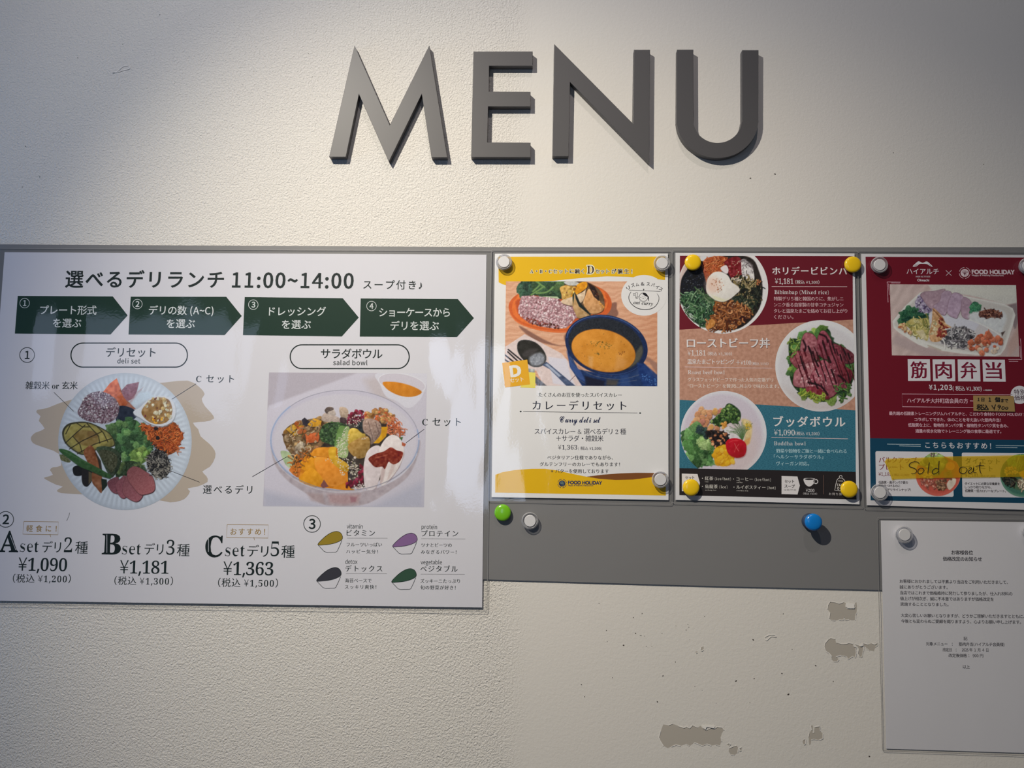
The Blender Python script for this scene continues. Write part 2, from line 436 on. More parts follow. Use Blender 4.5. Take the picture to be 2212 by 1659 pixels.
# ---------------------------------------------------------------- the wall, floor, ceiling
def wall_mat():
    m = mat('painted_wall', (.70, .675, .64), .62, .35); nt = m.node_tree; b = nt.nodes['Principled BSDF']; N = nt.nodes.new; L = nt.links.new
    tc = N('ShaderNodeTexCoord')
    n1 = N('ShaderNodeTexNoise'); n1.inputs['Scale'].default_value = 430; n1.inputs['Detail'].default_value = 2; n1.inputs['Roughness'].default_value = .55
    n2 = N('ShaderNodeTexNoise'); n2.inputs['Scale'].default_value = 230; n2.inputs['Detail'].default_value = 2; n2.inputs['Roughness'].default_value = .4
    n1.inputs['Distortion'].default_value = .6
    sep = N('ShaderNodeSeparateXYZ'); nm = N('ShaderNodeTexNoise'); nm.inputs['Scale'].default_value = 6; nm.inputs['Detail'].default_value = 4
    for n in (n1, n2, nm): L(tc.outputs['Object'], n.inputs['Vector'])
    L(tc.outputs['Object'], sep.inputs[0])
    ad = N('ShaderNodeMath'); ad.operation = 'MULTIPLY_ADD'; ad.inputs[1].default_value = .05
    L(nm.outputs['Fac'], ad.inputs[0]); L(sep.outputs['X'], ad.inputs[2])
    xb = float(P(1090, 1400)[0])
    mr = N('ShaderNodeMapRange'); mr.interpolation_type = 'SMOOTHSTEP'
    mr.inputs['From Min'].default_value = xb+.025-.012; mr.inputs['From Max'].default_value = xb+.025+.03
    mr.inputs['To Min'].default_value = 1; mr.inputs['To Max'].default_value = .11
    L(ad.outputs[0], mr.inputs['Value'])
    mx = N('ShaderNodeMath'); mx.operation = 'MULTIPLY'; L(n1.outputs['Fac'], mx.inputs[0]); L(mr.outputs[0], mx.inputs[1])
    b1 = N('ShaderNodeBump'); b1.inputs['Distance'].default_value = BUMP; b1.inputs['Strength'].default_value = 1.0
    L(mx.outputs[0], b1.inputs['Height'])
    b2 = N('ShaderNodeBump'); b2.inputs['Distance'].default_value = .0005; b2.inputs['Strength'].default_value = .30
    L(n2.outputs['Fac'], b2.inputs['Height']); L(b1.outputs[0], b2.inputs['Normal']); L(b2.outputs[0], b.inputs['Normal'])
    # faint blotchy variation of the paint itself
    nl = N('ShaderNodeTexNoise'); nl.inputs['Scale'].default_value = 5; nl.inputs['Detail'].default_value = 3; L(tc.outputs['Object'], nl.inputs['Vector'])
    cr = N('ShaderNodeMixRGB'); cr.inputs[1].default_value = (.715, .685, .65, 1); cr.inputs[2].default_value = (.685, .675, .64, 1)
    L(nl.outputs['Fac'], cr.inputs[0]); L(cr.outputs[0], b.inputs['Base Color']); return m
BUMP = .0014
def box_obj(name, x0, x1, y0, y1, z0, z1, m, bev=0, kind=None):
    me = bpy.data.meshes.new(name)
    v = [(x, y, z) for x in (x0, x1) for y in (y0, y1) for z in (z0, z1)]
    f = [(0, 1, 3, 2), (4, 6, 7, 5), (0, 4, 5, 1), (2, 3, 7, 6), (0, 2, 6, 4), (1, 5, 7, 3)]
    me.from_pydata(v, [], f); me.update(); me.materials.append(m)
    o = bpy.data.objects.new(name, me); C.objects.link(o)
    if kind: o['kind'] = kind
    if bev:
        b = o.modifiers.new('bevel', 'BEVEL'); b.width = bev; b.segments = 2
    return o
wall = box_obj('wall_front', -2.6, 2.6, 0, .12, 0, 3.7, wall_mat(), kind='structure')
box_obj('floor', -2.6, 2.6, -3.8, 0, -.05, 0, mat('floor_concrete', (.28, .26, .24), .7), kind='structure')
box_obj('ceiling', -2.6, 2.6, -3.8, .12, 3.7, 3.75, mat('ceiling_paint', (.6, .6, .6), .9), kind='structure')

def part_poly(name, parent, m, polys, h, layer_name=None):
    mb = MB()
    for p in polys: mb.poly(p, h)
    return mb.build(name, m, parent)
WHITE['cur'] = (205, 195, 185)
z5 = Zf(1380, 1250, 4.096)
patch_m = mat('bare_plaster_patch', lin((158, 147, 133))/lin((205, 197, 188))*.80, .75, .2)
flake_m = mat('curled_white_paint', (.82, .80, .77), .6)
chips = [
 z5((1692,205),(1740,210),(1775,222),(1810,208),(1832,215),(1826,245),(1840,262),(1880,268),(1905,268),(1915,245),(1912,215),(1925,208),(1929,240),(1926,300),(1916,330),(1915,365),(1890,368),(1860,362),(1825,366),(1818,340),(1812,366),(1770,364),(1740,370),(1700,366),(1685,350),(1692,300),(1670,270),(1675,235)),
 z5((1700,526),(1738,535),(1745,565),(1800,580),(1845,575),(1855,568),(1895,575),(1900,600),(1925,605),(1918,625),(1922,660),(1915,700),(1895,685),(1870,700),(1850,715),(1838,690),(1790,678),(1745,690),(1770,715),(1755,733),(1725,732),(1705,715),(1708,690),(1690,665),(1655,640),(1643,600),(1650,570),(1675,540)),
 z5((1910,576),(1940,590),(1965,602),(1992,594),(1985,640),(1972,695),(1950,690),(1938,665),(1945,625),(1930,600)),
 z5((1985,570),(2030,582),(2060,570),(2090,582),(2112,566),(2113,588),(2092,605),(2080,640),(2040,636),(2010,612),(1992,594)),
 z5((215,1290),(265,1298),(300,1285),(350,1303),(400,1320),(425,1310),(450,1325),(475,1298),(520,1318),(548,1300),(560,1322),(595,1340),(640,1320),(665,1330),(690,1312),(735,1318),(752,1340),(735,1365),(725,1400),(730,1440),(715,1478),(680,1470),(640,1476),(600,1462),(560,1478),(520,1460),(490,1450),(450,1480),(420,1462),(370,1478),(330,1470),(290,1485),(255,1498),(220,1480),(195,1440),(180,1405),(195,1345)),
 z5((800,1500),(830,1487),(865,1476),(880,1500),(875,1540),(845,1562),(815,1558),(795,1530)),
 z5((890,1500),(910,1490),(908,1520),(892,1526)),
 z5((780,1462),(800,1456),(812,1468),(795,1480)),
 z5((1520,1300),(1540,1298),(1538,1360),(1550,1362),(1555,1312),(1600,1305),(1606,1350),(1628,1372),(1628,1415),(1590,1430),(1550,1420),(1525,1425),(1520,1465),(1508,1472),(1502,1400),(1508,1365),(1530,1340)),
 z5((1455,1425),(1475,1420),(1475,1465),(1460,1468),(1448,1445)),
 z5((548,610),(572,598),(574,625),(558,642),(546,630)),
 z5((500,648),(516,642),(520,654),(505,660)),
]
rr = random.Random(4)
for c in chips:
    o = part_poly('bare_plaster_patch', None, patch_m, [c], .00006); o.parent = wall
    big = len(c) > 18
    # raised torn rim of paint along the patch
    mb = MB(); p = np.array(c); pc = p.mean(0); n = len(p)
    for k in range(n):
        if rr.random() < (.75 if big else .5):
            a, b = p[k], p[(k+1) % n]; mb.line([a+(a-pc)*.01, b+(b-pc)*.01], .9+rr.random(), .0005)
    if mb.n:
        o2 = mb.build('torn_paint_rim', flake_m, None); o2.parent = o; o2.location = o2.location-o.location
# lifted flakes
for c in (z5((552,1300),(600,1298),(672,1300),(668,1325),(600,1312),(590,1336),(568,1322)), z5((1945,590),(1985,572),(1982,594),(1962,600)), z5((1832,215),(1905,222),(1908,262),(1850,262),(1828,245))):
    o = part_poly('paint_flake', None, flake_m, [c], .0012); o.parent = wall
mb = MB()
sp = [(1387,1325,1),(1522,1332,1.2),(1486,1349,1),(1488,1355,1),(1482,1361,1.2),(1430,1368,1),(1294,1303,1.3),(1368,1334,1.1),(1387,1326,.8),(1310,1362,1.3),(1312,1386,1),(1373,1368,1.5),(1385,1373,1),(1392,1374,.8),(1347,1394,1.9),(1627,1382,1.8),(1692,1326,1),(1762,1438,1.7),(1689,1455,1.6),(1590,1471,1.9),(1629,1466,1.3),(1800,1472,1.1),(1703,1500,2.3),(1547,1519,.8),(1459,1430,1.2),(1432,1460,1.4),(1420,1516,1.8),(1501,1483,.9),(1517,1491,.9),(1878,1634,2),(1621,385,1.8),(1674,376,1.8),(168,125,1.3),(265,96,.8),(55,316,1.2),(48,404,1.2),(86,382,1.2),(2125,355,1),(666,116,1),(675,166,1),(1930,330,.9),(1256,1479,1.3),(1323,1464,1.1),(1263,1505,1.3),(1711,1403,1),(1670,1376,1.2),(1674,1377,1.1),(1383,1373,.8),(1396,1396,.9),(1408,1397,.8),(758,502,1),(345,32,1),(2004,1560,.8),(1460,1352,.7),(230,1434,1.3),(1620,1518,1),(1490,1382,.8)]
for x, y, r in sp: mb.poly(ell(x, y, r*.75, r*(.7+.6*rr.random()), 8, rr.random()*3), .0001)
o = mb.build('dark_speck', mat('dark_specks', (.06, .05, .045), .8), None); o.parent = wall; o['kind'] = 'stuff'
# scuffed dent
mb = MB()
for c in (Zf(0,0,3.16)((765,496),(800,486),(840,452),(878,452),(882,468),(845,478),(800,492)), z5((1115,520),(1150,500),(1200,498),(1215,515),(1170,512),(1130,545))):
    mb.line(smooth(c, 4), 1.3, .0007)
o = mb.build('paint_scuff', flake_m, None); o.parent = wall

# ---------------------------------------------------------------- MENU letters
letter_m = mat('grey_painted_letter', (.080, .078, .083), .45, .45)
lz = Zf(690, 70, 4.424); rz = Zf(1170, 70, 4.424)
Lh = .009
Uo = [(1295,165),(1450,165),(1450,860)]
Uo += [(1681+232*math.cos(t), 838+218*math.sin(t)) for t in np.linspace(math.pi*.98, .02*math.pi, 28)]
Uo += [(1917,860),(1917,170),(2073,170),(2071,860)]
Uo += [(1681+389*math.cos(t), 838+362*math.sin(t)) for t in np.linspace(.02*math.pi, math.pi*.98, 40)]
Uo += [(1291,860)]
LET = {
 'M': lz((335,122),(672,885),(1050,122),(1222,1195),(1070,1195),(978,590),(663,1237),(378,592),(252,1190),(92,1190)),
 'E': lz((1472,182),(2038,181),(2038,320),(1622,320),(1620,565),(2018,567),(2018,708),(1612,708),(1605,1050),(2018,1053),(2018,1193),(1450,1192)),
 'N': rz((120,110),(873,870),(882,165),(1037,165),(1028,1243),(272,475),(258,1184),(103,1184)),
 'U': rz(*Uo)}
names = {'M': ('sign_letter', 'large dark grey raised letter M, first of the word above the board'),
 'E': ('sign_letter', 'large dark grey raised letter E, between the M and the N'),
 'N': ('sign_letter', 'large dark grey raised letter N with a long diagonal stroke'),
 'U': ('sign_letter', 'large dark grey raised letter U with the rounded bottom')}
for k, pts in LET.items():
    mb = MB(); mb.prism(pts, 0.0002, Lh); o = mb.build(names[k][0], letter_m)
    b = o.modifiers.new('bevel', 'BEVEL'); b.width = .00035; b.segments = 2; b.limit_method = 'ANGLE'
    tag(o, names[k][1], 'letter', 'raised letters of the menu sign')

# ---------------------------------------------------------------- grey magnetic board
mb = MB(); HB = .0018
mb.prism([(-160, 525.5), (0, 527.8), (560, 531.0), (1050, 533.5), (1500, 534), (2212, 533.8), (2420, 533.5), (2420, 1292), (2212, 1285.5), (1905, 1274.5), (1540, 1266), (1043, 1251.5), (500, 1233), (-160, 1208)], .0003, HB)
def board_mat():
    m = mat('grey_steel_board', (.196, .197, .203), .42, .45); nt = m.node_tree
    n = nt.nodes.new('ShaderNodeTexNoise'); n.inputs['Scale'].default_value = 14; n.inputs['Detail'].default_value = 3
    tc = nt.nodes.new('ShaderNodeTexCoord'); nt.links.new(tc.outputs['Object'], n.inputs['Vector'])
    bp = nt.nodes.new('ShaderNodeBump'); bp.inputs['Distance'].default_value = .0015; bp.inputs['Strength'].default_value = .25
    nt.links.new(n.outputs['Fac'], bp.inputs['Height']); nt.links.new(bp.outputs[0], nt.nodes['Principled BSDF'].inputs['Normal']); return m
board = mb.build('magnetic_board', board_mat())
tag(board, 'long grey steel magnetic board fixed to the wall behind the menus', 'board')

# ---------------------------------------------------------------- laminating film
def film_mat(rough=.06, bump=.004, scale=9, name='clear_laminate_film', tint=.97, fr=1.45):
    if name in MATS: return MATS[name]
    m = bpy.data.materials.new(name); m.use_nodes = True; nt = m.node_tree; nt.nodes.clear(); N = nt.nodes.new; L = nt.links.new
    out = N('ShaderNodeOutputMaterial'); mx = N('ShaderNodeMixShader'); tr = N('ShaderNodeBsdfTransparent'); gl = N('ShaderNodeBsdfGlossy')
    tr.inputs[0].default_value = (tint, tint, tint, 1); gl.inputs['Roughness'].default_value = rough; gl.inputs['Color'].default_value = (.9, .9, .9, 1)
    lw = N('ShaderNodeLayerWeight'); pw = N('ShaderNodeMath'); pw.operation = 'POWER'; pw.inputs[1].default_value = 5
    f = N('ShaderNodeMath'); f.operation = 'MULTIPLY_ADD'; f.inputs[1].default_value = .9; f.inputs[2].default_value = .05
    L(lw.outputs['Facing'], pw.inputs[0]); L(pw.outputs[0], f.inputs[0])
    tc = N('ShaderNodeTexCoord'); mp = N('ShaderNodeMapping'); mp.inputs['Scale'].default_value = (1.6, 1, .55)
    n1 = N('ShaderNodeTexNoise'); n1.inputs['Scale'].default_value = scale; n1.inputs['Detail'].default_value = 1.5
    n2 = N('ShaderNodeTexNoise'); n2.inputs['Scale'].default_value = 420; n2.inputs['Detail'].default_value = 1
    L(tc.outputs['Object'], mp.inputs[0]); L(mp.outputs[0], n1.inputs['Vector']); L(tc.outputs['Object'], n2.inputs['Vector'])
    b1 = N('ShaderNodeBump'); b1.inputs['Distance'].default_value = bump; b1.inputs['Strength'].default_value = 1
    b2 = N('ShaderNodeBump'); b2.inputs['Distance'].default_value = .0002; b2.inputs['Strength'].default_value = .12
    L(n1.outputs['Fac'], b1.inputs['Height']); L(n2.outputs['Fac'], b2.inputs['Height']); L(b1.outputs[0], b2.inputs['Normal'])
    L(b2.outputs[0], gl.inputs['Normal']); L(b2.outputs[0], lw.inputs['Normal'])
    L(f.outputs[0], mx.inputs[0]); L(tr.outputs[0], mx.inputs[1]); L(gl.outputs[0], mx.inputs[2]); L(mx.outputs[0], out.inputs[0])
    MATS[name] = m; return m
edge_shade_m = mat('shaded_film_edge', (.27, .27, .28), .35, .6)  # film rim, darkened to stand in for the shadow along it
def quadlerp(q, n=1):
    return q
def sheet(name, h, corners, film, white, label, cat='poster', paper_name='paper', thick=.0003, film_h=.00075, round_r=4, paper_rgb=None):
    WHITE['cur'] = white
    c = np.array(corners, float); o = empty(name, tuple(P(c[:, 0].mean(), c[:, 1].mean(), h)))
    tag(o, label, cat)
    mb = MB(); mb.prism(c, h-thick, h)
    mb.build(paper_name, mat('paper_%d_%d' % white[:2], paper_rgb or tuple(palb()), .6, .3), o)
    if film is not None:
        f = np.array(film, float); pts = []
        for i in range(4):
            a, b, d = f[i-1], f[i], f[(i+1) % 4]
            u = (a-b)/np.linalg.norm(a-b); w = (d-b)/np.linalg.norm(d-b)
            for t in np.linspace(0, 1, 5):
                p0, p1, p2 = b+u*round_r, b, b+w*round_r
                pts.append((1-t)**2*p0+2*t*(1-t)*p1+t*t*p2)
        mb = MB(); mb.poly(pts, h+film_h); fo = mb.build('laminate_film', film_mat(), o)
        mb = MB(); mb.line(list(pts)+[pts[0]], 1.0, h+film_h-.0001); mb.build('film_edge_shade', edge_shade_m, o)  # dark ribbon: film rim with its cast shadow painted into the colour
    return o

# ================================================================ big deli lunch poster
LAY = .00005
h1 = .0029
p1 = sheet('menu_poster', h1, [(9.6,544.6),(1050.9,549.9),(1041.5,1312.4),(-47,1297)], [(-4,536),(1063,541.5),(1052,1321),(-60,1305)], (208,200,208),
  'large white deli lunch menu poster with green arrows, a plate and a salad bowl')
DK = (27, 37, 38); GR = (22, 48, 38); GOLD = (150, 118, 60)
za = Zf(0, 520, 3.95); zb = Zf(520, 520, 3.95); zc = Zf(0, 760, 3.95); zd = Zf(520, 760, 3.95); ze = Zf(0, 1080, 3.95); zf = Zf(520, 1080, 3.95)
hh = h1+LAY
arrows = [za((150,470),(962,475),(1088,637),(942,800),(125,792)), za((1114,477),(1930,478),(2062,642),(1917,805),(1095,800)),
 zb((33,480),(870,490),(1007,655),(862,817),(18,805)), zb((1023,492),(1852,497),(1990,660),(1845,822),(1015,818))]
AR = [part_poly('green_arrow', p1, ink(GR), [a], hh) for a in arrows]
def text_part(name, parent, col, items, h):
    mb = MB()
    for it in items:
        t, x0, x1, y0, y1, em, sty = it[:7]; kw = it[7] if len(it) > 7 else {}
        T(mb, t, x0, x1, y0, y1, em, sty, h, **kw)
    return mb.build(name, ink(col), parent)
text_part('heading', p1, DK, [('選べるデリランチ',140.5,482.3,621.2,622.5,40,'sansb'),('11:00~14:00',501.3,762.5,620.5,622.5,43,'sansb')], hh)
text_part('soup_note', p1, DK, [('スープ付き♪',784.6,911.9,624.3,625.5,21,'sansm')], hh)
h2 = hh+LAY
wt = (200, 198, 200)
text_part('arrow_text', AR[0], wt, [('プレート形式',86,207.6,679.2,679.6,21,'sansm'),('を選ぶ',114,174.7,707.3,707.5,21,'sansm')], h2)
text_part('arrow_text', AR[1], wt, [('デリの数 (A~C)',321,460.3,679.5,680.5,21,'sansm'),('を選ぶ',359.5,420.3,708.6,708.8,21,'sansm')], h2)
text_part('arrow_text', AR[2], wt, [('ドレッシング',580.8,703.5,682,682.4,21,'sansm'),('を選ぶ',608.6,671,710.4,710.6,21,'sansm')], h2)
text_part('arrow_text', AR[3], wt, [('ショーケースから',819,971.4,684,684.5,21,'sansm'),('デリを選ぶ',843.3,947.8,713,713.3,21,'sansm')], h2)
def circnum(n, cx, cy, r, w, em, col, h, parent, sty='sansb'):
    mb = MB(); mb.ring(cx, cy, r, r, w, h); hw = em*.24 if n != '1' else em*.2
    T(mb, n, cx-hw, cx+hw, cy+em*.365, cy+em*.365, em, sty, h)
    return mb.build('circled_number', ink(col), parent)
for k, (n, cx, cy) in enumerate((('1',52.9,654.7),('2',296.5,656.7),('3',547,658),('4',802.3,661))): circnum(n, cx, cy, 10.3, 1.1, 16, wt, h2, AR[k])
circnum('1', 58.2, 766.8, 16, 1.5, 23, DK, hh, p1); circnum('2', 11.9, 1122, 17, 1.5, 27, DK, hh, p1); circnum('3', 673.9, 1131.9, 18, 1.5, 28, DK, hh, p1)
for (x0, y0, x1, y1, dy), tx in (((153,741,404.6,793,.6), [('デリセット',228.4,335.4,771,771.3,22,'sansm'),('deli set',253,302.5,784.6,785,14,'sansm')]),
     ((626.8,744.8,883.8,796.2,.8), [('サラダボウル',692.7,825.8,774.4,775,23,'sansm'),('salad bowl',719.5,793.4,788.4,788.8,14,'sansm')])):
    mb = MB(); r = rrect(x0, y0, x1, y1, (y1-y0)/2-.2, 14); r = np.vstack([r, r[:1]]); mb.line(r, 2.5, hh); o = mb.build('pill_outline', ink(DK), p1)
    text_part('pill_text', o, DK, tx, hh)
# serif captions
text_part('caption', p1, DK, [('雑穀米 or 玄米',54.4,167,840.6,841,18,'serif')], h2+LAY)
text_part('caption', p1, DK, [('C セット',422.8,505,826.3,827,19,'serif')], h2+LAY)
text_part('caption', p1, DK, [('選べるデリ',438,544.3,1066.3,1067,20,'serif')], h2+LAY)
text_part('caption', p1, DK, [('C セット',911.6,995.4,920,920.5,20,'serif')], h2+LAY)
for a, b in (((116,847.3),(159,888.6)),((423.3,828.9),(371.4,862)),((365.8,1016.2),(430.9,1041.5)),((544.8,1029.6),(619.2,986.6)),((916.2,927),(877,956.2))):
    mb = MB(); mb.line([a, b], .9, h2+3*LAY); mb.build('leader_line', ink((60,55,60)), p1)
# set prices
for box, tail, tx in ((ze((203,183),(497,187),(493,297),(193,292)), (108.5,1154), ('軽食に！',56.2,121.5,1148.4,1149,15,'sansm')), ([(490.6,1133.2),(579.5,1134),(578.7,1162.3),(489,1161)], (549,1161), ('おすすめ！',497.5,572,1155.5,1156,15.5,'sansm'))):
    mb = MB(); mb.line(list(box)+[box[0]], 1.0, hh); mb.line([(tail[0]-1, tail[1]), (tail[0]+1, tail[1]+6)], 1, hh); o = mb.build('callout_frame', ink(GOLD), p1); text_part('callout_text', o, GOLD, [tx], hh)
def setrow(items): text_part('set_text', p1, DK, items, hh)
for (ch, x0, x1, y, em, il) in (('A',-2,38,1192,67,((21.5,1156),(33.5,1188))), ('B',219.7,259.5,1197,66,((230.5,1155),(230.5,1194))), ('C',443,479.5,1202.3,67,((450,1163),(450,1192)))):
    o = text_part('set_initial', p1, (14,32,32), [(ch, x0, x1, y, y+.5, em, 'serifb', {'fatten': .012})], hh)
    mb = MB(); mb.line([il[0], il[1]], 1.1, h2); mb.build('inline_stripe', ink((200,195,205)), o)
setrow([('set',41.8,83.5,1192,1192.5,39,'serift'),('デリ',90.6,130.4,1194,1194.6,27,'serif'),('2',136.7,155.7,1193,1193,46,'serift'),('種',161.5,188.6,1196,1196.5,29,'serif')])
setrow([('set',262.5,304.6,1197.2,1197.8,39,'serift'),('デリ',311.4,351.9,1198.5,1199,27,'serif'),('3',357.7,377.2,1198.2,1198.4,46,'serift'),('種',381.5,408.6,1201.4,1202,29,'serif')])
setrow([('set',485.3,529.1,1201,1201.8,40,'serift'),('デリ',533.4,578.7,1203,1204,28,'serif'),('5',583.3,603.5,1201.5,1201.6,46,'serift'),('種',607.3,636,1204.8,1205,29,'serif')])
for t in (('¥1,090',38,144.3,1232.7,1234,40,'serif'),('¥1,181',257.7,363.8,1238.7,1239.5,40,'serif'),('¥1,363',481,590.4,1242,1243,41,'serif')): text_part('price', p1, DK, [t], hh)
for t in (('（税込 ¥1,200）',27,152,1258.5,1259.5,20,'serif'),('（税込 ¥1,300）',246.5,373,1263.5,1264.5,20,'serif'),('（税込 ¥1,500）',470.5,600,1267.8,1269,20.5,'serif')): text_part('tax_price', p1, DK, [t], hh)
for (dx, dy, col) in ((0,0,(148,122,40)),(638,15,(130,95,140)),(-11,308,(58,56,64)),(630,318,(52,78,62))):
    f = lambda pts: [(520+(x+dx)/3.95, 1080+(y+dy)/3.95) for x, y in pts]
    lid = smooth(f([(657,382),(700,330),(760,285),(815,268),(852,282),(868,315),(860,340),(820,362),(770,376),(715,383)]), 5)
    o = part_poly('dressing_icon', p1, ink(col), [lid], hh)
    mb = MB(); mb.line(np.vstack([lid, lid[:1]]), 1, h2); mb.line(f([(657,382),(712,440),(735,447),(810,445),(822,438),(845,390),(863,345)]), 1, h2); mb.build('icon_outline', ink(DK), o)
blk = [[('vitamin',748.6,783.3,1141.5,1142,12.5,'sans'),('ビタミン',748.6,809.4,1158,1158.5,15,'serifm'),('フルーツいっぱい',748.6,825,1180.8,1181,9.5,'serifm'),('ハッピー気分！',747.8,816,1195.7,1196,9.5,'serifm')],
 [('protein',910.4,944,1142.5,1143,12.5,'sans'),('プロテイン',910.4,989.6,1159.2,1159.6,15,'serifm'),('ツナとビーツの',909.9,975.7,1182,1182.2,9.5,'serifm'),('みなぎるパワー！',909.4,985.8,1196.5,1197,9.5,'serifm')],
 [('detox',745.8,771.9,1218,1218,12.5,'sans'),('デトックス',745.8,825.6,1235,1235.4,15,'serifm'),('海苔ベースで',744.8,802.3,1258.5,1258.8,9.8,'serifm'),('スッキリ爽快！',744.8,812.4,1272.4,1272.8,9.8,'serifm')],
 [('vegetable',908.6,954.7,1219,1219.2,12.5,'sans'),('ベジタブル',908,988.4,1235.7,1236,15,'serifm'),('ズッキーニたっぷり',908,993.4,1259.7,1260,9.8,'serifm'),('旬の野菜が好き！',908,984,1273.7,1274,9.8,'serifm')]]
for b in blk: text_part('dressing_text', p1, DK, b, hh)
for a, b in (((749.6,1162.5),(837.2,1162.8)),((909.9,1163.8),(1005.3,1164.3)),((747,1239.2),(835.7,1239.5)),((908.6,1240.2),(1004,1240.6))):
    mb = MB(); mb.line([a, b], .8, hh); mb.build('underline', ink((130,125,130)), p1)
mb = MB(); mb.line(smooth([(150,1107.6),(148.5,1114),(146,1120),(143.8,1125)], 4, False), .8, hh); mb.build('stray_mark', ink(DK), p1)
# ---- printed food pictures of the big poster
h3 = hh+LAY
splash = zc((620,405),(500,440),(400,480),(318,495),(312,520),(345,550),(330,590),(380,655),(300,690),(262,730),(270,765),(300,790),(400,825),(500,870),(520,970),(450,985),(425,1010),(450,1050),(385,1070),(382,1085),(480,1135),(535,1150),(485,1180),(520,1205),(680,1215),(1000,1240),(1350,1265),(1450,1285),(1540,1270),(1590,1240),(1620,1190),(1600,1165),(1680,1150),(1770,1110),(1760,1060),(1725,1020),(1790,980),(1835,900),(1830,840),(1780,780),(1710,720),(1690,660),(1645,605),(1750,595),(1825,570),(1800,520),(1745,460),(1720,400),(1745,360),(1700,300),(1600,245),(1400,262),(1000,300))
part_poly('beige_brush_shape', p1, ink((178,160,148)), [smooth(splash, 2)], hh)
K = 3.95
g = Paint(123, 804, 417, 1104, 1.0, (186,190,204), 3)
X, Y = np.meshgrid(g.X, g.Y); cx, cy = 1065/K, 760+765/K
rr_ = np.hypot((X-cx)/(570/K), (Y-cy)/(585/K)); th = np.arctan2(Y-cy, X-cx)
g.a += (np.where(rr_ > .76, 1, 0)*np.sin(th*80)*9*np.clip((1.0-rr_)/.1, 0, 1))[..., None]
g.a += ((cx-X)/150*-6+(Y-cy)/150*-6)[..., None]; g.a -= (np.clip(rr_-.93, 0, 1)*180)[..., None]
pz = zc
g.ell(cx, cy, 430/K, 440/K, (176,180,194), soft=14)
# sauce-bowl shadow, orange and purple sweet potato
g.poly(pz((880,340),(940,280),(995,225),(1020,290),(1035,330),(1080,280),(1185,258),(1165,340),(1140,395),(1090,420),(1160,490),(1060,480),(1020,470),(980,400),(930,370)), (150,95,80), noise=8)
g.poly(pz((880,340),(935,270),(995,225),(1022,300),(1028,340),(1090,440),(1050,488),(1015,440),(985,395),(920,365)), (196,98,58), noise=14, scale=5, grad=(.5,.6,-.25))
g.poly(pz((1035,330),(1085,278),(1185,258),(1168,335),(1140,395),(1085,422),(1050,380)), (140,96,110), noise=10, scale=4)
g.poly(pz((1100,430),(1170,340),(1228,296),(1150,400),(1110,440)), (176,150,158), al=.6)
g.poly(pz((1180,350),(1270,340),(1310,380),(1200,440),(1150,470),(1120,440)), (196,206,222), soft=5, al=.8)
# seaweed dark
g.poly(pz((1010,470),(1060,460),(1140,490),(1170,540),(1120,590),(1060,600),(990,590),(1000,520)), (34,40,56), noise=8, sm=True)
# mixed grain rice
rice = pz((850,338),(905,350),(975,395),(1005,445),(1015,500),(985,570),(905,612),(820,605),(740,590),(680,550),(660,510),(690,450),(720,390),(780,350))
g.poly(rice, (120,98,108), noise=14, scale=4, sm=True)
g.bits(rice, 520, 1.0, 2.1, [(188,176,186),(172,152,166),(150,118,132),(96,62,76),(200,190,196),(86,60,70)], shade=.5)
# lettuce
lett = pz((990,600),(1080,585),(1150,580),(1200,620),(1240,690),(1270,760),(1290,880),(1240,930),(1150,985),(1110,950),(1040,900),(980,810),(930,700),(930,640))
g.leaf(lett, [(62,92,58),(74,108,66),(50,76,48),(92,122,74),(56,86,54)], 34, 9)
g.leaf(pz((1120,850),(1230,820),(1290,890),(1200,960),(1130,975)), [(110,140,70),(134,158,86)], 9, 7)
g.leaf(pz((1000,960),(1120,930),(1200,960),(1230,1000),(1180,1060),(1040,1060),(990,1080)), [(60,78,52),(84,100,60),(46,60,44)], 9, 6)
# avocado, scored
av = pz((530,680),(570,620),(650,598),(750,600),(850,640),(930,690),(975,760),(970,800),(880,820),(800,840),(740,870),(680,870),(600,820),(545,760))
g.poly(smooth(av,4)+[.5,1.5], (40,40,30), 2); g.poly(av, (58,54,36), sm=True); g.poly([(235+(x-190)*.95-44, 948+(y-947)*.94) for x, y in smooth(av,4)], (132,122,70), 1.6, noise=7, scale=5, grad=(.3,.7,-.25))
g.poly(pz((560,690),(600,640),(700,625),(820,650),(900,710),(930,760),(860,800),(700,850),(620,800)), (150,136,76), 4, noise=8, sm=True)
g.ell(735/K, 760+735/K, 105/K, 68/K, (128,104,58), .2, noise=9, soft=3); g.ell(790/K, 760+705/K, 50/K, 30/K, (112,84,50), .2, al=.6)
for a in (((555,780),(640,700),(725,625)),((590,830),(700,760),(870,680)),((660,870),(800,790),(950,740)),((600,620),(560,700)),((650,605),(700,640),(760,640)),((620,720),(680,790),(700,860)),((740,610),(840,720),(850,780)),((820,630),(880,690),(920,770))): g.line(pz(*a), 1.9, (42,36,24), 1.2)
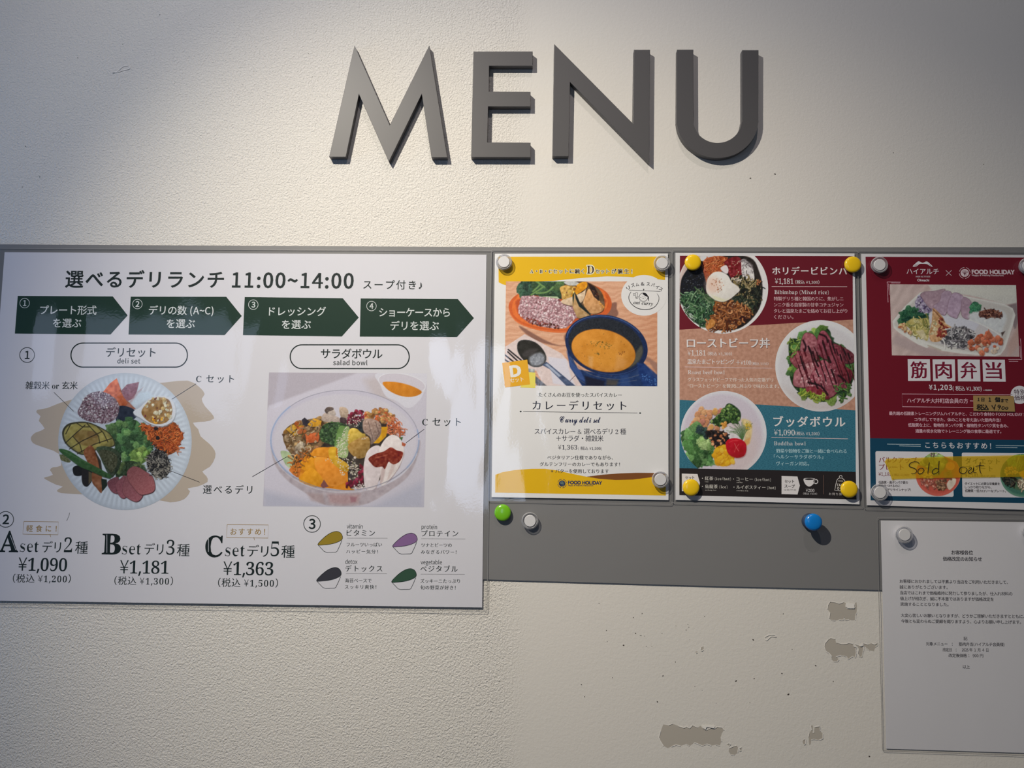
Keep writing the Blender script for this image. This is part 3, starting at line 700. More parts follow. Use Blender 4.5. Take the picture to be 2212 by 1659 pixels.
# zucchini round, squash, okra and eggplant
g.poly(pz((820,820),(900,805),(980,830),(1030,890),(1025,970),(980,1050),(940,1070),(880,960),(850,890)), (52,62,46), noise=10, scale=3, sm=True, grad=(.5,.5,-.3))
g.poly(pz((840,850),(920,840),(990,880),(1000,950),(950,1030),(890,950)), (66,66,48), noise=12, scale=2.5, sm=True)
g.poly(pz((620,990),(660,970),(710,990),(700,1050),(650,1060),(625,1040)), (26,24,24), sm=True)
g.poly(pz((705,990),(760,1010),(800,1040),(790,1090),(745,1150),(705,1130),(695,1060)), (34,30,30), sm=True); g.poly(pz((755,1020),(795,1040),(790,1090),(755,1130)), (96,82,58), al=.8)
g.poly(pz((790,1020),(860,1030),(870,1110),(865,1205),(820,1160),(785,1110)), (122,74,48), noise=12, sm=True); g.poly(pz((862,1080),(910,1090),(915,1140),(870,1195)), (30,38,30))
g.poly(pz((712,850),(775,798),(825,870),(850,940),(862,1000),(845,1030),(780,1000),(735,920)), (128,76,48), noise=10, scale=4, sm=True); g.poly(pz((800,830),(860,930),(872,1020),(850,1010),(835,930)), (40,36,28), al=.9)
ok = pz((500,835),(530,828),(600,850),(700,915),(800,970),(900,1025),(950,1062),(935,1080),(880,1065),(780,1020),(680,980),(600,920),(530,870))
g.poly(np.array(ok)+[1,2], (20,24,20), 2, .7); g.poly(ok, (52,82,46), sm=True, noise=6, scale=4, grad=(.2,-.8,.4)); g.line(pz((540,845),(640,895),(760,955)), 1.2, (92,124,80), 1.5, .7)
g.poly(pz((500,880),(540,880),(600,930),(580,945),(520,925),(498,905)), (96,96,66), sm=True, noise=12, scale=2)
# roast beef folds
for q, c in ((((915,1120),(960,1080),(1010,1075),(990,1180),(1000,1210),(950,1190)),(112,64,74)), (((985,1130),(1030,1080),(1070,1060),(1110,1180),(1060,1250),(1010,1220)),(128,74,84)), (((1045,1150),(1080,1060),(1150,1100),(1215,1200),(1205,1250),(1160,1280),(1090,1250),(1050,1210)),(136,80,88)), (((1085,1020),(1130,980),(1180,985),(1240,1020),(1300,1065),(1322,1140),(1310,1190),(1250,1215),(1190,1215),(1130,1150),(1090,1090)),(140,82,86))):
    g.poly(smooth(np.array(pz(*q)),4)+[1,1.5], (52,30,34), 2); g.poly(pz(*q), c, noise=5, scale=2, sm=True, grad=(.5,.8,.12)); g.line(smooth(pz(*q), 4), .9, (88,50,54), 1, .7)
# carrot salad
car = pz((1215,610),(1300,640),(1400,640),(1480,600),(1520,640),(1560,720),(1530,790),(1500,850),(1420,880),(1340,830),(1290,760),(1240,690),(1200,650))
g.poly(car, (120,60,30), noise=10, sm=True); g.strands(car, 240, 11, 1.5, [(202,98,44),(186,84,38),(214,116,60),(160,66,32)], .35)
g.ell(1330/K,760+655/K,5,4,(40,28,30)); g.ell(1345/K,760+735/K,4.5,4.5,(36,28,28))
g.strands(pz((1520,700),(1590,715),(1540,860),(1450,880)), 10, 10, 1.3, [(196,96,48)], .2)
# hijiki / sprouts
hj = pz((1270,880),(1320,840),(1400,850),(1440,920),(1455,990),(1430,1050),(1380,1080),(1310,1060),(1260,990),(1250,930))
g.poly(hj, (44,42,44), noise=10, sm=True); g.strands(hj, 190, 12, 1.2, [(150,142,136),(120,112,108),(40,38,40),(28,28,30),(170,160,150)], .5)
g.strands(pz((1290,800),(1330,800),(1400,860),(1300,900)), 16, 10, .9, [(28,26,28)], .4)
# sauce dish
g.poly(smooth(pz((1140,500),(1200,470),(1260,410),(1340,378),(1430,388),(1485,440),(1498,520),(1470,590),(1400,632),(1320,630),(1250,600),(1190,560),(1145,540)),4)+[.5,2], (120,120,132), 4, .8)
dish = pz((1140,505),(1195,472),(1260,410),(1340,376),(1430,386),(1485,440),(1498,520),(1470,590),(1400,630),(1320,628),(1250,598),(1190,560),(1145,535))
g.poly(dish, (206,204,214), sm=True); sc_ = pz((1205,520),(1240,450),(1300,400),(1370,388),(1440,410),(1468,480),(1462,540),(1420,600),(1340,618),(1260,590))
g.poly(sc_, (150,112,70), noise=12, scale=5, sm=True); g.bits(sc_, 34, 2.6, 5, [(206,196,176),(196,184,160),(190,160,110)], shade=.3, jit=8); g.bits(sc_, 8, 1.2, 2.4, [(96,30,44),(84,36,40)], shade=0); g.bits(pz((1290,560),(1400,560),(1400,605),(1310,610)), 10, 1.5, 3, [(216,150,50)], .2)
g.speck(2.5, 1.2)
g.build('plate_photo', h3, p1, [ell(cx, cy, 570/K, 585/K, 96)])

# salad bowl picture
q = zd; g = Paint(566, 803, 924, 1097, 1.0, (180,168,182), 5)
X, Y = np.meshgrid(g.X, g.Y)
g.a[:] = np.array((176,164,176))+((Y-803)/300*10)[..., None]
g.poly(q((240,460),(900,215),(1000,178),(1165,178),(1600,178),(1600,700),(1570,1400),(200,1400),(200,560)), (196,186,200), 5, grad=(.6,.3,-.03))
g.poly(q((1050,240),(1170,200),(1240,330),(1300,450),(1150,420)), (184,166,166), 18, .6)
g.poly(q((190,1180),(500,1260),(800,1320),(1100,1330),(1560,1100),(1560,1340),(190,1340)), (172,168,186), 18, .8)
# glass bowl
bx, by = 888, 755
g.poly(q((255,800),(290,960),(400,1100),(560,1210),(700,1300),(900,1320),(1080,1295),(1250,1200),(1430,1060),(1520,860),(1520,760),(1400,1030),(1150,1160),(850,1190),(560,1120),(380,980),(290,850)), (168,152,160), 3, .9, noise=6, scale=6, sm=True)
g.ell(520+bx/K, 760+by/K, 632/K, 428/K, (192,182,198), 0, soft=2); g.ell(520+bx/K, 760+(by+12)/K, 610/K, 408/K, (198,188,200), 0, soft=5)
# small white cup, orange dressing
g.poly(q((1170,180),(1585,180),(1580,290),(1560,350),(1520,420),(1430,480),(1330,420),(1240,380),(1190,280)), (206,198,210), 1.5, sm=True)
g.ell(520+1375/K, 760+268/K, 200/K, 78/K, (198,186,198), .18, soft=1.2); g.line(ell(520+1375/K, 760+268/K, 202/K, 80/K, 60, .18), 1.1, (220,214,222))
g.poly(q((1210,262),(1290,255),(1380,268),(1480,300),(1545,342),(1500,375),(1420,385),(1330,365),(1250,320)), (202,122,30), noise=6, scale=8, sm=True, grad=(.2,.9,-.1))
# food
f1 = q((360,720),(390,650),(470,600),(560,580),(700,560),(760,600),(720,760),(640,850),(560,900),(450,890),(380,800))
g.poly(q((500,640),(700,600),(900,580),(1100,580),(1260,620),(1340,760),(1300,960),(1150,1120),(1000,1160),(700,1130),(540,1050),(450,960),(460,800)), (60,50,46), 3, sm=True, noise=10)
g.poly(q((340,850),(420,860),(460,920),(430,990),(380,960)), (164,176,140), sm=True, noise=8)
g.poly(f1, (110,84,56), noise=14, scale=4, sm=True)
g.bits(f1, 90, 3, 7, [(150,110,64),(124,90,60),(168,132,88),(96,70,52),(148,122,96),(134,84,50)])
g.bits(q((400,620),(480,600),(560,680),(450,700)), 12, 5, 8, [(190,140,44),(176,96,50),(150,130,60)]); g.poly(q((520,580),(545,560),(590,600),(560,640),(530,620)), (46,40,50), noise=5)
for pp, c in ((((570,620),(620,565),(690,590),(680,640),(600,640)),(206,146,42)),(((550,700),(620,690),(680,690),(660,770),(560,780)),(192,92,48)),(((385,660),(450,620),(480,650),(430,700)),(196,146,52)),(((480,650),(540,630),(520,700),(480,700)),(176,98,56))):
    g.poly(np.array(q(*pp))+[1,2], (50,34,26), 2, .8); g.poly(q(*pp), c, noise=10, scale=3, grad=(-.3,-.8,.15))
g.strands(f1, 30, 10, 2, [(190,160,130),(150,116,84),(170,140,110)], .6)
g.bits(q((430,760),(520,740),(560,850),(460,880)), 20, 3, 6, [(160,140,120),(136,116,100),(180,160,140)])
# mushrooms
for pp, c in ((((690,560),(720,520),(790,540),(850,570),(860,600),(760,600),(700,590)),(178,156,148)),(((720,510),(730,480),(770,468),(800,500),(810,540),(760,540)),(190,170,162)),(((715,500),(740,472),(785,475),(790,495),(750,510),(735,530)),(92,76,72)),(((840,500),(850,470),(900,480),(920,520),(900,580),(860,570)),(176,150,132)),(((850,560),(900,570),(890,610),(850,610)),(70,52,54))):
    g.poly(q(*pp), c, noise=9, scale=2.5, sm=True, grad=(0,-.8,.2))
g.bits(q((920,520),(1040,495),(1060,560),(980,640),(910,610)), 60, 2.2, 4.5, [(116,26,50),(92,22,44),(140,40,64)])
g.bits(q((1040,560),(1100,500),(1240,490),(1310,540),(1300,600),(1100,590)), 80, 3, 6, [(176,128,78),(150,96,54),(196,150,96),(186,90,50)])
g.strands(q((1240,560),(1320,560),(1390,660),(1380,710),(1250,700)), 55, 15, 1.6, [(206,108,70),(190,90,56),(220,128,90)], .5)
g.poly(q((1180,640),(1255,640),(1240,720),(1180,780),(1130,780),(1160,700)), (206,146,20), noise=8); 
br = q((670,700),(700,630),(770,600),(850,605),(920,640),(905,700),(850,740),(800,800),(740,780),(690,760))
g.poly(br, (54,76,46), noise=12, scale=3, sm=True); g.bits(br, 170, 1.6, 3.2, [(66,94,56),(48,70,42),(84,110,66),(40,58,38)], shade=.6)
g.poly(q((820,740),(900,640),(930,660),(925,760),(905,900),(810,880),(800,800)), (150,166,112), noise=10, scale=5, sm=True, grad=(.7,0,-.1)); g.poly(q((840,640),(900,650),(860,740),(800,800)), (104,134,74), noise=8, sm=True)
for pp, c in ((((920,680),(965,650),(1060,700),(1040,740),(960,785),(915,780)),(196,160,70)),(((920,790),(1000,740),(1080,720),(1105,780),(1080,880),(1010,912),(950,880),(915,830)),(162,122,66)),(((1000,600),(1050,610),(1050,690),(1000,660)),(40,44,48))):
    g.poly(smooth(np.array(q(*pp)),3)+[1,2], (50,36,28), 2, .8); g.poly(q(*pp), c, noise=10, scale=4, sm=True, grad=(.6,.7,-.2))
g.poly(q((1040,610),(1070,570),(1150,580),(1195,620),(1195,700),(1150,760),(1110,790),(1105,730),(1050,680)), (152,124,114), noise=12, scale=3, sm=True, grad=(-.4,-.8,.2)); g.line(q((1090,600),(1110,680),(1130,760)), 1.5, (110,88,84)); g.line(q((1150,600),(1180,690),(1150,750)), 1.2, (96,72,70))
# orange sheets
og = q((495,1090),(520,930),(600,860),(740,815),(820,820),(830,890),(870,990),(910,1020),(920,1140),(975,1180),(880,1180),(760,1165),(640,1150),(560,1120))
g.poly(og, (206,124,28), noise=10, scale=9, sm=True)
for pp, c in ((((620,835),(745,818),(745,900),(640,890),(600,950)),(214,134,36)),(((510,940),(640,890),(680,960),(640,1040),(520,1000)),(218,140,28)),(((640,900),(780,920),(860,1000),(900,1100),(780,1150),(700,1090),(640,1000)),(222,136,46)),(((500,1080),(600,990),(700,1090),(640,1150),(540,1120)),(216,142,30)),(((750,830),(810,815),(820,890),(915,960),(915,1020),(860,1010),(770,930)),(200,150,40)),(((415,1000),(500,940),(510,1000),(490,1070),(440,1040)),(200,110,44))):
    g.poly(np.array(q(*pp))+[.5,1.4], (150,76,20), 2, .7); g.poly(q(*pp), c, noise=7, scale=6, sm=True, grad=(.3,.7,-.12))
g.strands(q((420,900),(560,820),(600,880),(480,1060),(420,1040)), 45, 10, 1.8, [(204,116,40),(186,98,36),(216,136,60),(120,80,40)], .3)
g.poly(q((680,1140),(710,1090),(750,1150),(700,1165)), (120,72,70)); 
g.bits(q((915,900),(980,900),(1040,960),(1040,1140),(930,1170),(930,1000)), 70, 1.5, 3.2, [(120,100,90),(60,50,56),(150,140,130),(96,88,60),(180,160,150)])
g.bits(q((900,1120),(1000,1080),(1020,960),(1050,980),(1040,1120),(900,1160)), 60, 2.2, 4.4, [(112,22,48),(90,18,40),(140,36,60)])
g.bits(q((960,1140),(1080,1120),(1060,1180),(960,1185)), 40, 1.2, 2, [(206,190,190),(190,160,160)], .2)
# chicken slices with sauce
for pp, c in ((((1050,960),(1080,850),(1150,800),(1200,830),(1200,1000),(1150,1160),(1070,1170),(1050,1080)),(214,196,200)),(((1180,850),(1220,760),(1280,710),(1340,725),(1385,800),(1390,870),(1350,980),(1270,1090),(1200,1140),(1190,1000)),(220,204,204))):
    g.poly(np.array(q(*pp))+[1,2], (120,84,80), 3, .6); g.poly(q(*pp), c, noise=5, scale=5, sm=True, grad=(.6,.5,-.08))
g.poly(q((1210,980),(1235,960),(1220,1080),(1190,1130),(1195,1040)), (186,160,160), 3, .8, sm=True); g.poly(q((1290,960),(1330,930),(1290,1040),(1250,1090)), (194,168,166), 3, .7, sm=True)
g.poly(q((1090,910),(1150,870),(1220,850),(1280,815),(1330,840),(1385,860),(1360,930),(1310,960),(1280,950),(1260,940),(1230,1000),(1205,980),(1150,985),(1110,950)), (120,40,26), noise=14, scale=4, sm=True, grad=(.2,-.7,.2)); g.line(q((1150,905),(1210,890),(1250,880)), 1.6, (176,96,76), 2, .7)
g.poly(q((1375,770),(1410,785),(1400,808),(1375,800)), (170,84,56)); g.poly(q((1350,730),(1385,725),(1375,760)), (70,96,56))
for pol, n in ((((820,740),(900,640),(925,700),(900,880),(820,860)),110),(((800,870),(920,880),(930,1040),(860,1060)),60),(((930,960),(1000,960),(1000,1060),(930,1050)),50),(((920,560),(1060,520),(1000,640),(900,620)),40),(((1000,740),(1080,730),(1060,760)),8),(((560,880),(760,880),(880,980)),10)):
    g.bits(q(*pol), n, .8, 1.35, [(226,214,200),(210,190,176)], .25, 6)
# rim of the glass
rim = ell(520+bx/K, 760+by/K, 632/K, 428/K, 120); g.line(rim[60:], 1.0, (120,116,136), 1.2, .8); g.line(rim[:61], 1.8, (128,124,140), 1.3, .8); g.line(rim[45:75], 3.4, (150,166,204), 2, .7); g.line(rim[-4:], 2.5, (140,154,190)); g.line(rim[:12], 3.2, (146,160,196), 2, .7)
g.line(ell(520+bx/K, 760+(by+26)/K, 628/K, 420/K, 120)[4:56], 1.2, (206,202,214), 2, .7)
g.poly(q((560,1200),(700,1215),(720,1300),(600,1270)), (160,132,132), 6, .5); g.poly(q((740,1215),(1020,1215),(1000,1290),(880,1305),(760,1290)), (166,120,120), 8, .5, noise=9, scale=4); g.poly(q((930,1235),(990,1240),(980,1280),(940,1285)), (140,80,96), 3, .5)
g.speck(2.5, 1.2)
g.build('salad_bowl_photo', hh, p1, [q((241,176),(1590,183),(1564,1326),(189,1318))])

# ================================================================ yellow curry poster
h = .0036
PAPER[(222,216,212)] = (.86,.87,.90)
p2 = sheet('menu_poster', h, [(1069,548.1),(1442.8,547.7),(1444.2,1080.3),(1061.8,1073.7)], [(1061.5,539),(1449.5,541),(1451.5,1089),(1054,1082)], (222,216,212),
  'yellow and white curry set menu sheet with an orange plate and a blue soup pot')
YE = (222,172,4); ya = Zf(1050, 530, 5.53); yb = Zf(1050, 810, 5.53); hh = h+LAY; h2 = hh+LAY; h3 = h2+LAY; h4 = h3+LAY
part_poly('yellow_band', p2, ink(YE), [ya((147,136),(2140,133),(2137,415),(2060,405),(1950,398),(1700,376),(1450,370),(1200,385),(950,408),(800,425),(650,430),(237,430),(237,476),(190,462),(150,440))], hh)
cur = [(1200,1215),(1350,1240),(1550,1255),(1750,1250),(1950,1225),(2145,1188)]
part_poly('brown_wave', p2, ink((124,74,36)), [yb(*(cur+[(2144,1180),(2000,1169),(1800,1168),(1600,1175),(1400,1190)]))], hh)
part_poly('yellow_band', p2, ink(YE), [yb(*([(110,1192),(200,1160),(350,1135),(550,1120),(700,1120),(850,1140),(1000,1175)]+cur+[(2147,1440),(108,1405)]))], hh)
q = ya; K = 5.53
g = Paint(1088, 606, 1421, 836, 1.0, (214,160,128), 7)
X, Y = np.meshgrid(g.X, g.Y); gr = g.noise(X.shape, 14); 
g.a += (8*np.sin((Y*.9+X*.12+gr*3)*.55)+5*np.sin(Y*1.7+X*.2))[..., None]*np.array([.7,1,1]); g.a -= np.clip((X-1340)/80, 0, 1)[..., None]*np.array([8,14,16])
g.poly(q((400,960),(600,1140),(950,1200),(960,1040),(1500,690),(1560,760),(1560,850),(1300,1000),(900,1200)), (130,88,74), 3, .9, sm=True)
g.poly(q((230,1210),(460,1060),(900,1290),(1010,1420),(1200,1700),(700,1700),(600,1500),(230,1400)), (218,196,190), 1.5, noise=4, scale=4)
g.poly(q((740,1330),(960,1360),(1010,1560),(1080,1700),(800,1650)), (214,206,214), 3)
# orange plate
op = q((270,750),(300,650),(400,570),(560,500),(800,440),(1200,455),(1400,530),(1480,620),(1500,720),(1450,820),(1300,900),(1100,1010),(900,1045),(650,1020),(450,960),(330,880))
g.poly(op, (204,92,42), 1.2, sm=True, noise=3, scale=9); g.poly(q((310,740),(350,640),(500,560),(1300,520),(1430,620),(1450,710),(1380,790),(1000,990),(700,985),(450,920),(340,840)), (224,112,50), 1.5, sm=True, noise=3)
g.poly(q((360,740),(420,630),(1000,560),(1380,620),(1400,720),(1000,960),(650,950),(430,870)), (186,80,40), 3, sm=True)
g.line(smooth(q((285,820),(380,920),(560,990),(800,1030),(950,1030)),4,False), 2, (226,124,66), 2, .8)
g.poly(q((880,500),(1000,430),(1210,440),(1380,560),(1410,760),(1260,820),(1090,870),(1020,700),(900,640)), (96,70,48), 2, sm=True, noise=12)
kale = q((390,500),(420,425),(960,425),(880,500),(900,640),(860,640),(620,600),(450,600),(385,530))
g.poly(kale, (36,58,44), 1.5, noise=12, scale=3); g.leaf(q((385,520),(420,440),(560,430),(560,560),(450,590)), [(50,82,62),(66,100,76),(40,66,52)], 16, 8); g.leaf(q((560,430),(940,430),(880,520),(880,620),(620,600)), [(64,96,60),(52,80,54),(84,112,66),(38,60,44)], 16, 10)
for a in (((540,590),(620,540),(680,500)),((600,570),(720,560),(800,500)),((560,550),(640,470),(600,430)),((700,500),(640,460),(620,440))): g.line(smooth(q(*a),4,False), 4, (96,130,72), 1.5, .9); g.line(smooth(q(*a),4,False), 1.2, (130,158,96), 1.2, .8)
g.poly(q((660,605),(850,612),(880,640),(760,625)), (176,190,150), 1)
ric = q((400,700),(430,610),(560,605),(700,620),(860,640),(920,700),(1030,720),(1090,850),(1060,880),(960,980),(800,990),(620,960),(480,900),(400,830),(385,760))
g.poly(ric, (160,118,122), 1.5, noise=14, scale=3, sm=True); g.bits(ric, 820, 1.3, 2.8, [(216,180,182),(204,164,168),(190,142,148),(222,196,196),(150,100,104),(206,168,172)], shade=.4)
g.bits(q((420,850),(900,960),(860,995),(560,950)), 50, 1.5, 2.6, [(92,50,44),(150,70,60)])
for pp, c in ((((885,500),(1000,470),(1110,480),(1050,560),(1010,640),(920,660),(900,580)),(206,160,84)),(((930,440),(1060,430),(1120,470),(1000,480)),(190,186,180)),(((1060,500),(1130,445),(1200,440),(1205,500),(1130,560),(1010,620)),(222,146,24)),(((900,660),(1010,620),(1150,560),(1190,530),(1160,660),(1060,720),(930,700)),(214,184,152)),(((1040,600),(1060,560),(1090,640),(1180,760),(1250,830),(1110,870),(1060,800),(1030,700)),(190,150,102)),(((1180,620),(1230,520),(1320,640),(1400,730),(1380,790),(1270,820),(1200,760),(1160,690)),(206,150,98))):
    g.poly(smooth(np.array(q(*pp)),3)+[1,1.5], (44,32,26), 2, .8); g.poly(q(*pp), c, noise=11, scale=4, sm=True, grad=(.2,.8,-.12))
g.bits(q((900,500),(1100,480),(1000,640),(920,640)), 20, 1.5, 3, [(226,184,90),(160,120,50),(110,70,40)])
g.poly(q((1058,556),(1085,600),(1120,680),(1250,825),(1240,835),(1110,730),(1070,640)), (24,34,34)); g.poly(q((1215,440),(1300,500),(1350,600),(1350,650),(1290,620),(1240,520)), (48,28,24), noise=8); g.poly(q((1030,600),(1058,556),(1050,640),(1040,720)), (50,60,48))
g.bits(q((1250,480),(1340,580),(1340,650),(1280,600)), 30, 1.2, 2.4, [(20,16,18),(90,50,30),(60,40,34)]); g.bits(q((1340,660),(1420,730),(1390,760)), 14, 1.5, 3, [(214,150,80)])
# fork and spoon
for k in range(4): g.line(q((265-45*k+40*(k>0), 1245+28*k),(430-40*k, 1380+14*k)), 3.2, (40,34,38))
sp_ = q((372,1200),(390,1150),(450,1130),(540,1140),(620,1180),(690,1260),(720,1340),(700,1410),(640,1450),(560,1450),(480,1400),(420,1340),(380,1270))
g.poly(sp_, (40,38,34), 1.2, sm=True, noise=5); g.poly(q((520,1330),(640,1280),(700,1330),(690,1400),(620,1440),(540,1430)), (150,152,160), 6, .9, noise=14, scale=3, sm=True); g.poly(q((430,1290),(520,1240),(620,1240),(560,1300),(470,1340)), (76,70,70), 6, .7, sm=True); g.line(smooth(sp_, 3), .9, (110,108,112))
g.poly(q((670,1430),(720,1390),(760,1420),(1070,1680),(980,1700),(760,1480)), (72,84,112), 1.2, noise=10); g.poly(q((700,1420),(730,1410),(900,1560),(870,1570)), (190,196,212), 2.5, .8)
g.poly(q((590,1560),(740,1690),(640,1720),(560,1600)), (96,96,104), 1.5, noise=14); g.poly(q((500,1470),(580,1480),(580,1520),(510,1520)), (150,152,150), 1.5, noise=20)
g.line(q((1000,1620),(1080,1540)), 1, (96,72,84))
# blue pot and soup
g.poly(q((960,1200),(1000,1450),(1120,1640),(1200,1760),(1900,1760),(2060,1760),(2060,1640),(1950,1480),(1880,1400),(1500,1560),(1100,1480)), (30,52,96), 1.5, noise=7, scale=6)
g.poly(q((1700,1300),(1950,1400),(2060,1560),(2060,1420),(1930,1330)), (150,110,96), 4, .8)
g.poly(ell(1050+1438/K, 530+1192/K, 500/K, 356/K, 90, .24), (24,40,78), 1.2, noise=3)
g.poly(ell(1050+1430/K, 530+1192/K, 452/K, 316/K, 90, .24), (34,38,46), 1.5, noise=4, scale=3); g.poly(q((1770,1320),(1850,1200),(1872,1280),(1810,1400),(1700,1465),(1760,1390)), (86,84,74), 5, .9, sm=True)
g.line(ell(1050+1438/K, 530+1192/K, 482/K, 340/K, 90, .24)[44:80], 1.3, (90,120,180), 1.5, .8); g.line(ell(1050+1438/K, 530+1192/K, 484/K, 342/K, 90, .24)[6:24], 1.0, (70,96,150), 1.5, .7)
soup = ell(1050+1402/K, 530+1258/K, 388/K, 248/K, 70, .24)
g.poly(soup, (206,134,48), 1.5, noise=7, scale=10, grad=(.5,.7,-.08)); g.line(np.vstack([soup, soup[:1]]), 1.2, (150,84,34), 1.5, .6); g.ell(1050+1420/K,530+1330/K,36,22,(216,144,52),.2,soft=14,al=.7)
g.bits(q((1230,1150),(1300,1140),(1480,1160),(1540,1230),(1500,1260),(1260,1200)), 34, .8, 1.6, [(110,96,40),(150,110,40),(90,80,30)], 0); g.bits(q((1290,1290),(1360,1280),(1340,1320)), 10, .7, 1.3, [(110,90,40)], 0); g.bits(q((1560,1270),(1660,1270),(1620,1320)), 12, .8, 1.6, [(140,84,30)], 0); g.bits(soup, 26, .7, 1.5, [(160,104,44)], 0)
g.poly(q((1220,1320),(1280,1330),(1270,1480),(1230,1440)), (220,170,120), 5, .5); g.poly(q((1560,1300),(1680,1380),(1640,1470),(1540,1480)), (216,156,96), 8, .5)
for a, w in ((((1000,1330),(1100,1450),(1300,1560),(1600,1600),(1850,1540)),1.2),(((1060,1540),(1200,1610),(1500,1650),(1800,1610)),1),(((1100,1600),(1300,1700),(1600,1720)),1)): g.line(smooth(q(*a),4,False), w, (110,110,120), 1.2, .7)
g.poly(q((960,1260),(1020,1390),(1130,1500),(1200,1640),(1120,1600),(1010,1470)), (60,84,140), 3, .8); g.poly(q((1440,1600),(1580,1610),(1560,1680),(1430,1680)), (84,70,52), 5, .7); g.poly(q((1180,1560),(1420,1620),(1400,1760),(1200,1760)), (16,22,40), 5, .9); g.poly(q((1600,1540),(1700,1540),(1720,1700),(1600,1700)), (46,74,128), 6, .6)
g.poly(q((1800,1400),(1900,1420),(2060,1560),(2060,1760),(1900,1720),(1830,1560)), (28,54,110), 3, .9, noise=8); g.bits(q((1850,1480),(2040,1600),(2040,1700),(1860,1600)), 40, .8, 1.6, [(70,110,170)], 0)
g.speck(3, 1.2)
g.build('curry_photo', hh, p2, [[(1092.9,607.8),(1419.8,607.9),(1419.8,834.4),(1089.7,832.6)]])
emb = part_poly('white_emblem_disc', p2, ink((222,216,212)), [[p for p in ell(1391.2, 638, 49.3, 44, 60)]], h2)
# emblem drawing and arc lettering
el = Zf(1340, 590, 16.59); BK = (30,28,34); mb = MB()
mb.line(smooth(el((385,670),(330,760),(305,860),(320,960),(380,1080),(500,1190),(650,1270),(850,1305),(1050,1290),(1200,1230),(1310,1120),(1370,1000),(1385,880),(1360,800),(1315,735)),4,False), 1.5, h3, True)
mb.line(el((315,610),(1440,655)), .9, h3); mb.line(el((838,600),(835,625)), 1, h3); mb.poly(ell(*el((838,585))[0],1.4,1.4,10), h3)
mb.ring(*el((830,860))[0], 9.3, 9.2, .9, h3)
mb.poly(el((800,715),(880,715),(950,750),(990,820),(1010,830),(1025,880),(1020,950),(1030,1010),(1005,990),(990,930),(985,850),(945,838),(900,820),(850,790),(810,760)), h3)
for a in (((720,870),(748,870)),((780,845),(795,845)),((820,850),(830,855)),((850,850),(870,855)),((890,885),(908,890)),((790,895),(820,912),(850,900))): mb.line(el(*a), .9, h3)
mb.line(smooth(el((600,900),(560,850),(540,790),(480,800),(465,745),(500,735),(540,760),(550,710),(590,690),(620,720),(610,800),(600,860),(640,850),(665,850)),3,False), .8, h3); mb.line(smooth(el((550,850),(560,900),(590,910),(640,880)),3,False), .8, h3)
o = mb.build('emblem_drawing', ink(BK), emb)
mb = MB(); T(mb, 'ani curry', *[e[0][0] for e in (el((465,0)), el((1165,0)))], el((0,1105))[0][1], el((0,1160))[0][1], 11.5, 'italic', h3); mb.build('emblem_name', ink(BK), emb)
mb = MB()
for ch, x, y, r in (('リ',285,520,-28),('ズ',450,430,-18),('ム',610,410,-8),('&',800,375,0),('ス',1000,390,6),('パ',1170,425,14),('イ',1325,490,26),('ス',1455,560,34)):
    c0 = el((x, y))[0]; a = math.radians(r); wd = 3.6
    T(mb, ch, c0[0]-wd*math.cos(a)-4*-math.sin(a)*-1, c0[0]+wd*math.cos(a)-4*-math.sin(a)*-1, c0[1]-wd*math.sin(a)+4, c0[1]+wd*math.sin(a)+4, 9, 'sansb', h3)
mb.build('emblem_arc_text', ink((70,66,70)), emb)
BR = (58,30,16)
hd = [('A・B・Cセットに続く',1145,1261.6,590.6,590.8,10.8,'serifm'),('D',1268,1283.3,591,591,26,'serif'),('セット',1286,1315.8,590.8,591,10.8,'serifm'),('が誕生！',1321,1365.5,591.2,591.4,11,'serifm')]
mb = MB()
for it in hd: T(mb, *it, h2, fatten=.085)
mb.build('heading_outline', ink((236,222,190)), p2); text_part('heading', p2, BR, hd, h3)
part_poly('yellow_badge', p2, ink((232,210,96)), [[(1141,804),(1156.7,805),(1156.2,838),(1123.6,837)]], h2)
obd = part_poly('orange_badge', p2, ink((226,164,40)), [[(1084.7,784),(1139,776.8),(1145,830.3),(1091.2,837)]], h3)
mb = MB(); T(mb, 'D', 1104.5, 1125, 813.8, 811.2, 31, 'sansb', h4, fatten=.03); T(mb, 'セット', 1102.6, 1131.4, 827, 823.6, 11.5, 'sans', h4); mb.build('badge_text', ink((236,228,214)), obd)
text_part('intro', p2, DK, [('たくさんのお豆を使ったスパイスカレー',1163.4,1343.3,857.5,858,10,'serifm')], hh)
text_part('dish_name', p2, (36,38,50), [('カレーデリセット',1150.4,1352.9,885.6,886.6,22,'serifm')], hh)
mb = MB(); mb.line([(1130,889),(1377,892.2)], 1, hh)
for x, y in ((1124.7,889),(1382.7,892.3)): mb.poly([(x-2.6,y),(x,y-2),(x+2.6,y),(x,y+2)], hh)
mb.build('divider', ink(DK), p2)
text_part('script_name', p2, (30,38,70), [('Curry deli set',1209,1297.2,912.2,913,21,'script',{'fatten': .016})], hh)
text_part('contents', p2, (46,46,56), [('スパイスカレー & 選べるデリ 2 種',1154.9,1352.5,938.2,938.8,14,'serif'),('＋サラダ・雑穀米',1201.5,1303.5,953.2,953.5,14,'serif')], hh)
text_part('price', p2, (46,46,56), [('¥1,363',1205.5,1247,971,971.2,14,'serif'),('( 税込 ¥1,500)',1249,1300,972.2,972.5,8.5,'serif')], hh)
text_part('description', p2, (50,50,54), [('ベジタリアン仕様でありながら、',1182.4,1324,992.6,993,9.6,'serifm'),('グルテンフリーのカレーでもあります！',1166,1339,1007.1,1007.6,9.6,'serifm'),('※バターを使用しております',1190,1315,1022,1022.4,9.6,'serifm')], h2)
